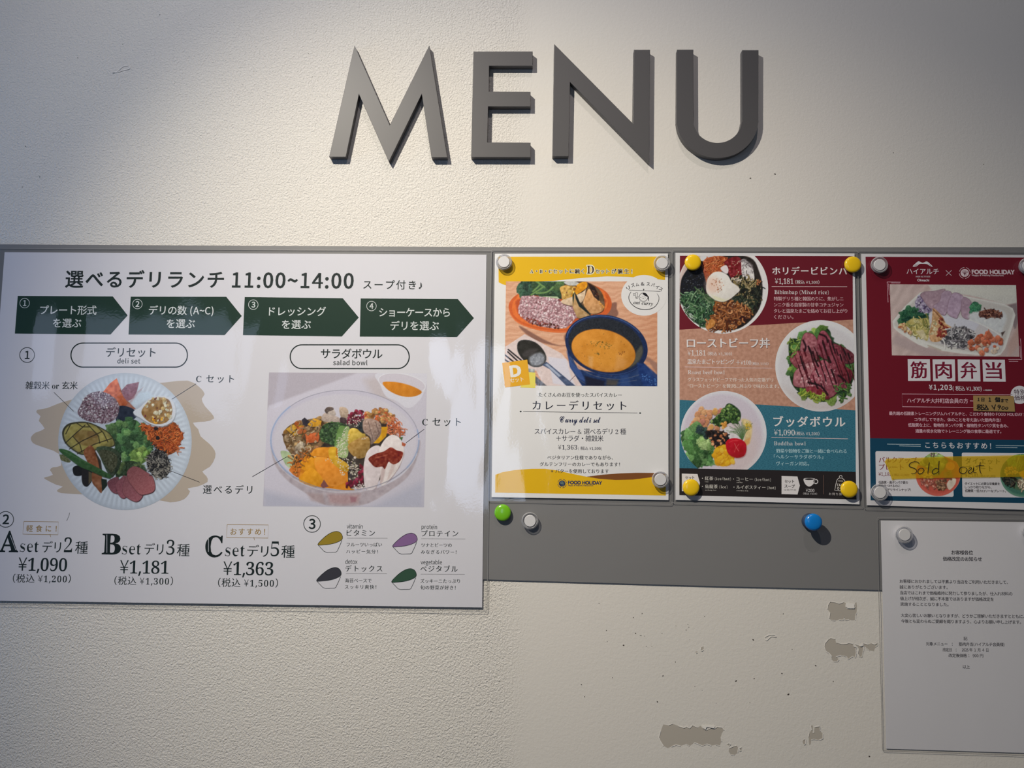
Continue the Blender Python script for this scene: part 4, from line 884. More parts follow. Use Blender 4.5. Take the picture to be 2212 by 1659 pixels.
def tree_logo(parent, cx, cy, r, col, h, txt, x0, x1, yb, em, sub, sx1, suby, sem, solid=True):
    mb = MB(); rg = random.Random(5)
    if solid:
        mb.poly(ell(cx, cy, r*.76, r*.72, 30), h)
    for k in range(4):
        a = k*math.pi/2+.25; mb.line(ell(cx, cy, r, r, 14, 0, a, a+1.25), 1.0, h)
    lm = mb.build('logo_mark', ink(col), parent)
    mb = MB()
    for k in range(9):
        a = -math.pi/2+(k-4)*.33; L = r*(.5+.12*rg.random()); mb.line([(cx, cy+r*.35), (cx+L*.5*math.cos(a), cy+r*.1+L*.5*math.sin(a)), (cx+L*math.cos(a), cy+L*math.sin(a))], .55, h+LAY)
    for k in range(16):
        a = rg.random()*6.28; L = r*.6*math.sqrt(rg.random()); mb.poly(ell(cx+L*math.cos(a), cy+L*math.sin(a), .55, .55, 6), h+LAY)
    mb.line([(cx, cy+r*.68), (cx, cy+r*.1)], .9, h+LAY); mb.build('logo_tree', ink((120,140,130) if col[0] < 100 else (110,60,72)), lm)
    mb = MB(); T(mb, txt, x0, x1, yb, yb+.7*(1 if solid else 1), em, 'round', h, fatten=.03); T(mb, sub, x0, sx1, suby, suby+.4, sem, 'round', h); mb.build('logo_text', ink(col), parent)
tree_logo(p2, 1214.2, 1044.4, 9.4, (44,52,84), h2, 'FOOD HOLIDAY', 1227.2, 1300.3, 1045.8, 9.6, 'Happy & Healthy Restaurant', 1281.5, 1049.8, 3.9)
# ================================================================ three bowls menu sheet
h = .0036; PAPER[(205,200,204)] = (.80,.81,.86)
p3 = sheet('menu_poster', h, [(1459.1,546.1),(1845.9,547.5),(1856.7,1089.5),(1459.1,1080)], [(1452,539.5),(1852,541),(1863.5,1096),(1452,1086)], (205,200,204),
  'menu sheet in dark red, tan and blue bands with three round bowl photos')
q = Zf(1450, 530, 5.267); q2 = Zf(1450, 800, 5.267); hh = h+LAY; h2 = hh+LAY; h3 = h2+LAY
MAR = (100,26,38); TAN = (178,132,114); BLU = (54,106,126); BLK = (40,35,36); WT = (212,204,206); PK = (206,172,178)
TL, TR, BRc, BLc = (1468.6,552.4), (1841.7,553.2), (1850,1079), (1467.5,1069.6)
part_poly('dark_red_band', p3, ink(MAR), [[TL, TR, (1842.6,690.4), (1467.5,712.3)]], hh)
def speckled(name, key, c, c2, scale):
    m = mat(key, seen(c), .55, .3); nt = m.node_tree; n = nt.nodes.new('ShaderNodeTexNoise'); n.inputs['Scale'].default_value = scale; n.inputs['Detail'].default_value = 3
    tc = nt.nodes.new('ShaderNodeTexCoord'); mp = nt.nodes.new('ShaderNodeMapping'); nt.links.new(tc.outputs['Object'], mp.inputs[0]); nt.links.new(mp.outputs[0], n.inputs['Vector'])
    r = nt.nodes.new('ShaderNodeValToRGB'); r.color_ramp.elements[0].color = (*seen(c2), 1); r.color_ramp.elements[1].color = (*seen(c), 1)
    r.color_ramp.elements[0].position = .35; r.color_ramp.elements[1].position = .62
    nt.links.new(n.outputs['Fac'], r.inputs[0]); nt.links.new(r.outputs[0], nt.nodes['Principled BSDF'].inputs['Base Color'])
    if name == 'w': mp.inputs['Scale'].default_value = (1, 1, 3)
    return m
part_poly('tan_band', p3, speckled('k', 'tan_kraft_print', (184,138,120), (168,122,104), 260), [[(1467.5,712.3), (1842.6,690.4), (1847.8,886.4), (1468,863.6)]], hh)
part_poly('blue_band', p3, speckled('w', 'blue_woven_print', (60,114,134), (42,90,110), 500), [[(1468,863.6), (1847.8,886.4), (1848.7,1019.3), (1467.5,1011.3)]], hh)
part_poly('black_band', p3, ink(BLK), [[(1467.5,1011.3), (1848.7,1019.3), BRc, BLc]], hh)
inner = [TL, TR, BRc, BLc]
# bibimbap
g = Paint(1464, 550, 1662, 722, 1.0, (206,192,192), 11); K = 5.267
cx, cy = 1561.4, 622.8
g.ell(cx, cy, 98, 98, (214,208,212)); g.ell(cx-6, cy-3, 91, 90, (196,176,174), soft=4); g.ell(cx-9, cy-3, 83, 84, (188,164,160), soft=8)
g.poly(q((100,560),(150,330),(330,180),(600,110),(900,140),(1000,300),(1040,520),(980,760),(760,950),(450,950),(200,820)), (40,34,32), 2, sm=True, noise=8)
g.poly(q((330,118),(600,118),(480,150),(380,180),(330,180)), (196,194,200), 2)
g.poly(q((110,420),(150,320),(250,200),(330,190),(400,260),(430,400),(400,520),(300,560),(130,560)), (18,20,30), 2, sm=True, noise=6, scale=3); g.bits(q((130,420),(230,250),(400,300),(400,500),(150,560)), 50, .6, 1.0, [(120,124,130),(90,90,100)], 0); g.strands(q((130,420),(230,250),(400,300),(400,500),(150,560)), 50, 9, 1, [(34,38,48),(10,12,18)], .5)
cz = q((360,200),(420,140),(560,122),(640,150),(620,220),(570,300),(470,350),(400,330))
g.poly(cz, (170,80,44), noise=12, sm=True); g.strands(cz, 110, 11, 1.3, [(206,112,66),(186,92,52),(216,132,84),(160,70,40)], .4)
g.poly(q((340,200),(380,260),(430,330),(400,430),(380,360)), (150,74,50), 2, noise=18, scale=2)
g.poly(q((600,190),(680,140),(760,130),(815,190),(820,280),(780,360),(700,380),(650,320),(620,240)), (112,26,34), noise=12, scale=4, sm=True); g.bits(q((630,180),(780,160),(790,330),(680,350)), 22, .8, 1.6, [(206,170,150),(176,60,60)], 0)
g.poly(q((560,260),(620,225),(650,270),(640,320),(600,310)), (214,200,204), sm=True)
mb_ = q((800,170),(850,170),(920,240),(945,380),(900,410),(820,370),(800,280)); g.poly(mb_, (206,198,200), noise=12, scale=2.5, sm=True); g.strands(mb_, 22, 9, 1, [(70,50,56),(120,104,108),(230,224,226)], .4); g.poly(q((790,170),(840,150),(930,220),(945,300),(870,220)), (110,100,104), 2, .6, noise=30, scale=2)
g.strands(q((660,360),(900,360),(1030,480),(1030,640),(900,760),(700,640),(760,480)), 170, 16, 1.7, [(150,130,88),(120,104,70),(40,50,38),(24,30,26),(170,152,116)], .35)
g.poly(q((900,480),(1010,470),(1035,560),(1000,640),(930,580)), (22,28,26), 2, .8, noise=14, scale=2); g.poly(q((680,600),(800,560),(880,620),(800,660),(700,650)), (34,44,36), 2, .8, noise=16, scale=2)
g.bits(q((960,390),(1020,390),(1010,450),(970,460)), 10, 1.2, 2.4, [(160,96,60)])
gl = q((105,600),(180,540),(300,540),(420,560),(520,620),(500,740),(440,860),(380,930),(280,880),(160,740)); g.poly(gl, (36,60,44), 2, noise=12, scale=3, sm=True); g.strands(gl, 130, 22, 2, [(58,94,62),(44,76,52),(84,120,84),(30,50,38),(110,140,104)], .2); g.strands(q((290,500),(420,540),(520,640),(430,650)), 26, 20, 1.8, [(96,116,84),(70,96,66)], .15, ang=.7)
br_ = q((500,660),(640,640),(780,660),(900,740),(850,840),(700,950),(520,960),(400,930),(440,860),(490,780)); g.poly(br_, (74,40,26), 2, noise=12, sm=True); g.strands(br_, 150, 17, 3, [(132,76,44),(106,58,34),(158,98,58),(80,42,28),(176,116,72)], .6)
g.poly(q((400,930),(450,840),(500,870),(470,930),(420,950)), (186,124,64), sm=True, noise=10, scale=3)
egg = q((400,440),(420,370),(480,310),(560,300),(640,340),(690,420),(750,460),(780,510),(730,560),(670,610),(600,640),(520,630),(440,580),(400,520))
g.poly(np.array(smooth(egg,3))+[1,1.5], (60,50,44), 3, .7); g.poly(egg, (216,208,204), 1.2, noise=4, scale=6, sm=True, grad=(.3,.8,-.06)); g.ell(1450+470/K,530+450/K,15,17,(214,176,160),0,soft=14,al=.7); g.poly(q((450,560),(620,620),(660,600),(600,640),(500,625)), (206,200,170), 4, .8)
g.bits(q((440,400),(560,360),(620,480),(500,560)), 34, .7, 1.5, [(176,110,80),(150,90,60)], 0); g.strands(q((680,380),(800,370),(800,410),(700,420)), 12, 8, 1.2, [(222,206,190)], .6)
g.strands(q((110,640),(200,700),(260,860),(140,760)), 10, 8, 1, [(200,206,200)], .3); g.bits(br_, 24, .7, 1.2, [(226,190,150)], 0); g.bits(gl, 24, .6, 1.0, [(190,200,180)], 0)
g.speck(3, 1.2); g.build('bibimbap_photo', h2, p3, [ell(cx, cy, 98, 98, 72), inner])
# roast beef
g = Paint(1672, 690, 1852, 892, 1.0, (206,202,210), 12); cx, cy = 1773.2, 790.3
g.ell(cx, cy, 98.6, 98.8, (210,206,212)); g.ell(cx, cy+4, 92, 90, (200,194,200), soft=8); g.poly(q((1250,1600),(1700,1800),(2100,1700),(2090,1900),(1500,1900)), (186,172,172), 20, .6)
lf = q((1340,1090),(1420,1060),(1480,1090),(1500,1000),(1620,1000),(1660,940),(1740,925),(1810,980),(1830,1080),(1950,1150),(2060,1280),(2090,1400),(2060,1560),(2000,1640),(1980,1720),(1880,1700),(1760,1780),(1640,1760),(1500,1700),(1400,1620),(1350,1500),(1340,1300))
g.leaf(lf, [(52,84,50),(70,106,56),(96,132,60),(40,66,42),(120,144,70)], 46, 11)
meat = [(((1480,1090),(1520,1000),(1600,1005),(1650,1060),(1690,1200),(1640,1300),(1540,1300),(1470,1220)),(150,88,98)), (((1660,1080),(1700,980),(1760,985),(1830,1100),(1860,1240),(1780,1300),(1680,1240)),(132,64,78)), (((1820,1120),(1960,1160),(2075,1240),(2070,1330),(1960,1340),(1860,1280)),(104,48,58)), (((1350,1290),(1400,1210),(1500,1210),(1660,1290),(1560,1390),(1440,1400),(1380,1350)),(142,76,84)), (((1800,1180),(1900,1160),(1960,1300),(2000,1480),(2010,1620),(1920,1640),(1840,1500),(1790,1340)),(124,58,70)), (((1420,1420),(1540,1340),(1700,1330),(1760,1440),(1700,1600),(1560,1620),(1400,1600),(1390,1500)),(160,100,108)), (((1640,1380),(1740,1300),(1830,1400),(1900,1560),(1880,1680),(1770,1740),(1620,1690),(1540,1620)),(146,78,90)), (((1540,1610),(1680,1620),(1800,1740),(1700,1740),(1560,1690)),(120,46,56)), (((1880,1330),(1980,1380),(2060,1440),(2030,1560),(1950,1560)),(112,44,54))]
for pp, c in meat:
    g.poly(np.array(smooth(q(*pp),3))+[1.2,1.8], (30,14,20), 2.5, .8); g.poly(q(*pp), c, noise=13, scale=4, sm=True, grad=(.3,.7,-.15)); g.line(smooth(q(*pp),4), 1, (84,36,42), 1, .7)
g.bits(q((1450,1350),(1880,1350),(1880,1600),(1450,1600)), 120, .8, 2.2, [(188,140,146),(170,116,126),(200,160,164)], 0)
rg = g.r
for k in range(17):
    x = 1400+k*38+rg.randn()*8; y0 = 1060+abs(k-9)*14+rg.rand()*60; L = 430+rg.rand()*160; n = 7
    pts_ = [(x+i*L/n*.34+rg.randn()*5, y0+i*L/n) for i in range(n)]
    for i in range(n-1):
        if rg.rand() < .8: g.line(q(pts_[i], pts_[i+1]), 1.2+3.0*rg.rand(), [(44,10,20),(74,14,26),(30,10,18)][rg.randint(3)], 1.1, .9)
for a in (((1500,1080),(1530,1150),(1520,1200)),((1690,1010),(1760,1040),(1780,1100)),((1560,1560),(1700,1600),(1780,1700)),((1900,1480),(1980,1540),(2010,1620)),((1560,1150),(1600,1230))): g.line(smooth(q(*a),3,False), 4, (28,10,18), 1.5, .85)
g.strands(q((1440,1660),(1740,1700),(1760,1780),(1600,1760)), 34, 12, 2, [(140,156,56),(110,140,50),(170,176,80)], .4); g.strands(q((1860,1600),(2030,1560),(2050,1700),(1930,1800)), 24, 12, 2.2, [(90,120,60),(70,104,52)], .4); g.strands(q((1340,1080),(1460,1060),(1440,1240),(1350,1280)), 22, 10, 2, [(130,150,70),(96,124,56)], .4)
g.speck(3, 1.2); g.build('roast_beef_photo', h2, p3, [ell(cx, cy, 98.6, 98.8, 72), inner])
# buddha bowl
g = Paint(1466, 840, 1660, 1020, 1.0, (204,194,206), 13); cx, cy = 1563, 937.2
g.ell(cx, cy, 93, 92.6, (206,202,212)); g.ell(cx-2, cy, 86, 86, (196,184,198), soft=8); g.ell(cx+30, cy+30, 50, 60, (202,180,178), soft=30, al=.6)
qq = q2
ch_ = [(340,450),(300,500),(380,480),(440,480),(500,470),(560,470),(260,610),(330,620),(290,560),(360,540),(430,530),(240,640),(400,590),(380,640),(450,650),(520,650),(300,660),(430,690),(350,590)]
for x, y in ch_:
    c = [(196,140,104),(186,128,94),(206,154,112),(176,116,100),(200,150,90)][g.r.randint(5)]; X0, Y0 = 1450+x/K, 800+y/K; t = g.r.rand()*3
    g.ell(X0+.8, Y0+1.4, 8.2, 6, (96,60,50), t, 2, .7); g.poly(ell(X0, Y0, 8, 6, 9, t), c, noise=8, scale=3, sm=True, grad=(.3,.9,-.2)); g.line([(X0-4,Y0-3),(X0+3,Y0-4)], .8, (150,96,96), 1, .6)
bc = qq((440,590),(520,520),(590,450),(640,380),(700,390),(780,460),(790,540),(740,600),(650,600),(560,640),(480,610)); g.poly(bc, (40,60,38), 2, noise=10, scale=3, sm=True); g.bits(bc, 150, 1.6, 3.8, [(62,92,48),(88,118,60),(50,76,42),(116,142,78),(40,58,36)], .7)
g.bits(qq((560,600),(620,600),(620,660),(570,650)), 8, 3, 5, [(200,140,70)])
g.poly(qq((590,690),(640,640),(700,660),(800,700),(830,800),(700,790),(650,760)), (206,198,202), 2, sm=True, noise=5); g.poly(qq((800,560),(900,580),(920,680),(890,830),(830,850),(840,700)), (212,184,120), 4, .8, sm=True, noise=8); g.poly(qq((830,800),(900,760),(890,830),(840,860)), (206,150,90), 3, .8)
for k in range(26):
    a = -2.9+k*.085; L = 125+30*math.sin(k*1.7); g.line(smooth(qq((810,800),(810+L*.5*math.cos(a)*1.1, 740+L*.7*math.sin(a)*.8),(810+L*1.25*math.cos(a), 740+L*1.1*math.sin(a))),3,False), 1.0, [(76,104,62),(100,124,80),(60,86,52)][k % 3], .9, .9)
g.bits(qq((840,600),(910,620),(900,680),(850,660)), 14, 1.5, 3, [(190,160,60),(206,176,90)])
lt = qq((110,760),(190,700),(330,650),(400,700),(440,760),(470,850),(480,960),(450,1070),(380,1090),(280,1040),(200,960),(140,860)); g.leaf(lt, [(64,102,58),(80,122,68),(104,144,88),(54,86,50),(74,114,66)], 34, 12); g.leaf(qq((330,800),(440,740),(450,860),(350,900)), [(156,180,120),(130,160,96)], 6, 8); g.leaf(qq((290,650),(390,660),(400,740),(320,720)), [(40,54,60),(50,70,66)], 6, 7)
hj = qq((390,720),(450,680),(560,690),(640,720),(640,800),(600,870),(530,920),(480,860),(440,780)); g.poly(hj, (42,32,32), 2, noise=10, sm=True); g.strands(hj, 70, 10, 1.6, [(34,28,30),(60,44,40),(22,18,22)], .5); g.bits(hj, 22, 2, 4, [(176,110,76),(150,90,64),(200,140,100)])
yl = qq((480,930),(520,870),(600,860),(680,930),(720,980),(690,1060),(590,1095),(510,1060),(480,990)); g.poly(yl, (206,150,30), noise=8, sm=True); 
for k, p_ in enumerate(g.pts(yl, 22)): g.poly(ell(p_[0]+.8, p_[1]+1.2, 7, 5, 7, k), (170,104,20), 2, .5); g.poly(ell(p_[0], p_[1], 6.5, 5, 7, k), [(222,168,40),(214,154,30),(230,182,64)][k % 3], 1.2, .9, grad=(0,.9,-.1))
rd = qq((620,830),(660,780),(760,775),(840,820),(855,900),(830,970),(760,995),(690,980),(640,930)); g.poly(np.array(smooth(rd,3))+[1,2], (120,60,60), 3, .5); g.poly(rd, (172,20,36), noise=6, scale=5, sm=True, grad=(.2,.7,-.15)); g.line(qq((720,830),(740,880),(770,920)), .9, (226,140,130), 1, .8); g.line(qq((770,840),(730,890),(720,930)), .9, (220,120,110), 1, .7); g.line(qq((660,820),(700,800),(760,800)), 1.3, (220,80,80), 1.5, .7)
g.speck(3, 1.2); g.build('buddha_bowl_photo', h2, p3, [ell(cx, cy, 93, 92.6, 72), [(1467,800),(1849,800),(1849,1019.3),(1467.5,1011.3)]])
# lettering of the three bowls sheet
mb = MB(); T(mb, 'ローストビーフ丼', 1485.2, 1663.7, 752.4, 752.6, 22, 'serifb', h2); mb.build('dish_name_shade', ink((120,84,76)), p3)
text_part('dish_name', p3, WT, [('ホリデービビンバ',1668.7,1830,593.6,594,18.5,'serifb')], h2)
text_part('dish_name', p3, WT, [('ローストビーフ丼',1484.2,1662.7,751.2,751.4,22.5,'serifb')], h3)
text_part('dish_name', p3, WT, [('ブッダボウル',1671.2,1825.9,921.5,922.6,24,'serifb')], h2)
text_part('price', p3, WT, [('¥1,181',1673.7,1714,613,613.4,16.8,'serift'),('（税込 ¥1,300）',1718,1770,613.2,613.6,8.6,'serift')], h2)
text_part('price', p3, WT, [('¥1,181',1485,1524.6,767.9,768.1,16.8,'serift'),('（税込 ¥1,300）',1529,1581,767.8,768.2,8.6,'serift')], h2)
text_part('topping_price', p3, WT, [('温泉たまごトッピング',1484.7,1586.3,786.3,787,11.5,'serifm'),('＋¥100',1590,1622.8,788.6,788.9,13,'serift'),('（税込 ¥110）',1624,1660,788.8,789,7.2,'serift')], h2)
text_part('price', p3, WT, [('¥1,090',1671.8,1717.3,940,940.6,17.5,'serift'),('（税込 ¥1,200）',1718,1770,940.2,940.8,8.6,'serift')], h2)
text_part('english_name', p3, WT, [('Bibimbap (Mixed rice)',1672.7,1790.4,635,635.4,12.4,'serift')], h2)
text_part('english_name', p3, WT, [('Roast beef bowl',1485.7,1565.4,808.1,808.5,12.4,'serift')], h2)
text_part('english_name', p3, WT, [('Buddha bowl',1671.8,1740.5,961.8,962.4,12.6,'serift')], h2)
text_part('description', p3, PK, [('特製デリ５種と韓国のりに、焦がしニ',1671.8,1822,649.6,649.8,9.4,'serif'),('ンニク香る自家製の甘辛コチュジャン',1672,1822,662.6,662.8,9.4,'serif'),('タレと温泉たまごを絡めてお召し上がり',1671.8,1830.3,675.8,676,9.4,'serif'),('ください。',1672,1714,689,689.1,9.4,'serif')], h2)
text_part('description', p3, (226,204,198), [('グラスフェッドビーフで作った人気の定番デリ',1485.5,1670.2,824,825,9.2,'serif'),('“ローストビーフ” を贅沢に丼ぶりで味わえます。',1485.5,1683,837.6,838.6,9.2,'serif')], h2)
text_part('description', p3, (176,202,212), [('野菜や穀物をご飯と一緒に食べられる',1676.9,1828.8,978.3,979.3,9.4,'serif'),('「ヘルシーサラダボウル」',1672,1778,990.8,991.5,9.4,'serif'),('ヴィーガン対応。',1676.9,1748,1005.4,1005.9,9.4,'serif')], h2)
for a, b in (((1667,618.9),(1830,619.3)),((1479.4,792.6),(1668.3,795.4)),((1666.4,944.7),(1831.6,948))):
    mb = MB(); mb.line([a, b], 1.1, h2); mb.build('underline', ink((206,180,182)), p3)
tg1 = part_poly('set_tag', p3, ink(WT), [[(1472.8,1023),(1506.6,1024),(1512,1043),(1508,1062),(1473,1061)]], h2)
tg2 = part_poly('set_tag', p3, ink(WT), [[(1688.3,1028.2),(1722.5,1029.2),(1727.8,1048.7),(1722.8,1068.3),(1688.3,1067.3)]], h2)
text_part('tag_text', tg1, BLK, [('セット',1480,1500,1034.9,1035.3,7.6,'serifb'),('ドリンク',1478,1504,1046,1046.5,7,'serifb')], h3)
text_part('tag_text', tg2, BLK, [('セット',1695,1715.4,1043.4,1043.8,8,'serifb'),('スープ',1694.6,1717,1053.8,1054.2,8,'serifb'),('14:00-17:00',1693,1719.6,1059.7,1060,4.4,'serif')], h3)
text_part('drinks_list', p3, (214,206,200), [('・紅茶 (ice/hot)',1516.5,1579,1037.3,1038,9,'serift'),('tea',1523,1530,1041.5,1041.6,4,'serif'),('・コーヒー (ice/hot)',1583.5,1665.5,1038.8,1039.8,9,'serift'),('coffee',1591.4,1604,1043.2,1043.4,4,'serif'),('・烏龍茶 (ice)',1516.5,1571.5,1054.8,1055.4,9,'serift'),('oolong tea',1523.5,1547,1059.7,1060,4,'serif'),('・ルイボスティー (hot)',1584.5,1675.6,1056.3,1057.3,9,'serift'),('rooibos tea',1591.4,1616,1061,1061.3,4,'serif')], h2)
mb = MB(); mb.poly(smooth(q2((1508,1232),(1570,1226),(1634,1232),(1630,1268),(1605,1305),(1570,1322),(1538,1308),(1514,1275)),4), h2); mb.ring(*q2((1645,1265))[0], 4.2, 4.4, 1.7, h2); cupo = mb.build('cup_icon', ink(WT), p3)
mb = MB(); mb.poly(ell(*q2((1571,1238))[0], 10, 1.9, 20), h3); mb.build('cup_icon_opening', ink(BLK), cupo)
text_part('cup_price', p3, WT, [('¥200',1740.5,1759.5,1062.4,1062.7,9.2,'serift'),('（税込 ¥220）',1735,1765,1068.5,1068.9,5,'serift')], h2)
mb = MB(); mb.line([(1779,1026),(1779,1067.7)], .8, h2); mb.build('separator', ink((120,90,80)), p3)
mb = MB(); mb.line(q2((1885,1250),(1872,1300),(1860,1365),(1925,1372),(1998,1372),(1985,1300),(1972,1250)), 1.2, h2); mb.line(smooth(q2((1885,1250),(1900,1230),(1920,1225),(1945,1228),(1972,1250)),3,False), 1.2, h2); mb.ring(*q2((1928,1212))[0], 3, 3, 1.1, h2); mb.line(q2((1900,1258),(1955,1260)), 1.4, h2)
T(mb, 'TAKE', 1807.6, 1826, 1050.2, 1050.8, 7, 'sansb', h2); T(mb, 'OUT', 1808.5, 1824, 1057.5, 1058, 7, 'sansb', h2); mb.build('takeout_bag_icon', ink(WT), p3)
text_part('takeout_caption', p3, (190,180,180), [('お持ち帰り',1790.8,1825,1069.5,1070.3,6,'serif')], h2)

# ================================================================ dark red bento sheet
h = .0036; PAPER[(178,172,176)] = (.76,.755,.80)
p4 = sheet('menu_poster', h, [(1860.2,548.4),(2255,551),(2269,1103),(1872.2,1091.3)], [(1852.5,540.5),(2262,543),(2277,1110),(1866,1098.5)], (178,172,176),
  'dark red and teal lunch box menu sheet carrying yellow tape, cut by the right edge')
q = Zf(1850, 530, 6.1); q2 = Zf(1850, 780, 4.953); q3 = Zf(1880, 950, 6.663); hh = h+LAY; h2 = hh+LAY; h3 = h2+LAY; h4 = h3+LAY
W4 = (184,178,184); P4 = (196,160,172); R4 = (92,14,32); TE = (0,56,78)
part_poly('red_band', p4, ink(R4), [[(1869.7,554.6),(2246,556.5),(2252,951),(1879.3,946.6)]], hh)
part_poly('teal_band', p4, ink(TE), [[(1879.3,946.6),(2252,951),(2258,1087.5),(1880.7,1080.8)]], hh)
ph = [(1922.1,614),(2194.8,615.7),(2202,770.7),(1926.6,767.7)]
g = Paint(1921, 613, 2203, 772, 1.0, (172,152,150), 21); K = 6.1
X, Y = np.meshgrid(g.X, g.Y); g.a += (6*np.sin((X*.7+Y*.45)*.35+g.noise(X.shape, 14)))[..., None]; g.a[:] = g.a*.97
g.poly(q((940,520),(2110,520),(2110,760),(1980,780),(1500,660),(1000,600)), (176,172,168), 3, noise=3, scale=2, sm=False); g.poly(q((1300,560),(2090,560),(2080,680),(1500,640)), (182,178,172), 10, .7)
g.poly(q((1990,790),(2110,760),(2150,900),(2110,1100),(2080,1100)), (112,98,102), 4, .9); g.poly(q((520,1180),(900,1330),(1200,1430),(1700,1480),(1000,1500),(480,1300)), (150,132,134), 8, .8); g.poly(q((2000,1300),(2150,1000),(2150,1300),(2000,1480)), (160,132,126), 6, .8)
box = q((475,1000),(640,800),(840,620),(1000,590),(1100,600),(1500,680),(1950,770),(2060,830),(2095,920),(2060,1060),(1960,1360),(1900,1440),(1820,1465),(1400,1430),(1130,1390),(1100,1380),(960,1330),(930,1355),(800,1300),(560,1150),(490,1090))
g.poly(box, (186,182,180), 1.3, sm=False, grad=(.1,.8,.03)); g.poly(q((510,1010),(680,810),(850,660),(1000,620),(1500,700),(1950,800),(2040,850),(2060,920),(1930,1340),(1850,1420),(1420,1390),(980,1290),(600,1130),(530,1080)), (168,162,160), 4, sm=True)
g.poly(q((560,1000),(760,830),(900,780),(1500,960),(1640,1030),(1900,1180),(1880,1380),(1450,1370),(980,1260),(620,1110)), (172,166,170), 4, sm=True); g.poly(q((930,900),(1150,920),(1500,980),(1620,1030),(1560,1130),(1200,1060),(1000,1000)), (176,174,186), 4, .9)
g.line(smooth(q((1440,960),(1600,1020),(1760,1100),(1900,1185)),3,False), 2.6, (196,192,194)); g.line(q((945,1320),(1110,1380)), 3, (160,150,140), 2)
# rice, pork slices
rc = q((770,740),(820,660),(900,680),(980,800),(1010,860),(960,890),(820,885),(780,820)); g.poly(rc, (140,128,150), 2, noise=10, scale=3); g.bits(rc, 90, 1.1, 2.2, [(170,164,184),(150,142,168),(90,74,110),(70,56,80)], .5)
for pp, c in ((((840,650),(900,610),(1030,600),(1120,580),(1165,575),(1160,605),(1130,680),(1080,780),(1000,840),(930,790),(870,700)),(142,118,130)),(((1130,620),(1200,598),(1255,630),(1230,740),(1190,880),(1150,920),(1080,880),(1010,800),(1090,740)),(148,126,144)),(((1260,640),(1330,625),(1410,680),(1390,800),(1340,920),(1310,960),(1200,900),(1210,760)),(152,130,150)),(((1410,680),(1510,740),(1490,860),(1480,970),(1390,930),(1380,800)),(146,122,138))):
    g.poly(np.array(smooth(q(*pp),3))+[.8,1.2], (74,54,64), 2, .7); g.poly(q(*pp), c, noise=7, scale=4, sm=True, grad=(.2,.7,.05)); g.line(smooth(q(*pp),3), .8, (100,74,84), 1, .6)
g.leaf(q((1510,780),(1560,740),(1620,780),(1620,880),(1540,870),(1500,860)), [(50,100,74),(66,120,86)], 8, 6)
g.poly(q((1500,900),(1700,860),(1900,850),(1980,950),(1940,1080),(1900,1160),(1700,1060),(1500,980)), (178,178,182), 6, noise=4, scale=4, sm=True)
gb = q((1620,940),(1620,880),(1700,850),(1780,840),(1850,860),(1925,900),(1900,950),(1800,950),(1700,950)); g.poly(gb, (90,54,46), 1.5, noise=12, scale=2, sm=True); g.strands(gb, 46, 9, 1.6, [(120,76,62),(80,48,44),(144,100,84),(60,36,36)], .6)
kl = q((580,1000),(600,880),(680,830),(760,860),(830,910),(930,910),(930,970),(840,960),(760,980),(640,1040)); g.leaf(kl, [(36,72,54),(50,92,64),(28,58,48)], 22, 7)
ep = q((640,1040),(740,960),(830,970),(940,960),(960,1060),(940,1250),(860,1220),(740,1180),(700,1100)); g.poly(ep, (160,146,90), 2, noise=12, scale=3, sm=True); g.strands(ep, 40, 14, 2.4, [(176,164,100),(150,140,84),(186,176,130),(110,110,60)], .3, ang=1.3); g.bits(q((540,1050),(620,1040),(730,1170),(640,1130)), 18, 3, 5, [(176,140,110),(186,160,120),(150,90,60)]); g.poly(q((780,1130),(880,1110),(940,1240),(860,1230)), (186,172,146), 3, .8, noise=6)
tf = q((1010,830),(1060,860),(1140,950),(1180,1030),(1250,1080),(1240,1130),(1150,1220),(1080,1270),(980,1260),(960,1160),(990,1020),(1000,900)); g.poly(tf, (172,132,96), 1.5, noise=14, scale=4, sm=True, grad=(.3,.2,.1)); g.bits(q((1060,960),(1140,960),(1160,1060),(1230,1100),(1130,1230),(1060,1180),(1100,1080)), 40, 1.6, 4, [(110,40,34),(130,56,46),(90,30,30)], .3); g.bits(q((1000,980),(1060,980),(1060,1180),(980,1200)), 30, 1.5, 3, [(180,160,130),(160,150,120)], 0); g.line(q((1015,850),(1090,930),(1160,1010)), 2, (96,50,34), 1.5, .8)
ms = q((1200,1100),(1300,1080),(1420,1080),(1540,1130),(1560,1230),(1480,1280),(1470,1360),(1300,1330),(1120,1290),(1190,1200)); g.poly(ms, (110,104,108), 2, noise=14, scale=3, sm=True); g.strands(ms, 110, 15, 2.2, [(160,156,160),(90,86,92),(130,124,130),(60,58,64),(176,172,174)], .5)
for p_ in g.pts(q((1480,1330),(1500,1260),(1600,1170),(1720,1130),(1780,1200),(1920,1210),(1920,1280),(1830,1400),(1650,1430),(1480,1400)), 46):
    c = [(170,90,66),(160,80,58),(180,104,80),(176,150,132),(150,84,60)][g.r.randint(5)]; r = 3+3.5*g.r.rand(); g.poly(ell(p_[0]+.8,p_[1]+1.2,r*1.2,r,8,g.r.rand()*3), (70,36,30), 2, .5); g.poly(ell(p_[0],p_[1],r*1.15,r,8,g.r.rand()*3), c, 1, noise=8, scale=2, grad=(-.3,-.9,.2))
g.poly(q((1710,1200),(1740,1100),(1800,1210),(1760,1230)), (150,80,58), noise=10); g.bits(q((1760,1360),(1870,1340),(1840,1420),(1780,1420)), 8, 3, 4.5, [(180,160,144)])
g.poly(q((1905,1150),(1960,1130),(1920,1200)), (70,56,54), 2)
g.speck(3, 1.2); g.build('lunch_box_photo', h2, p4, [ph])
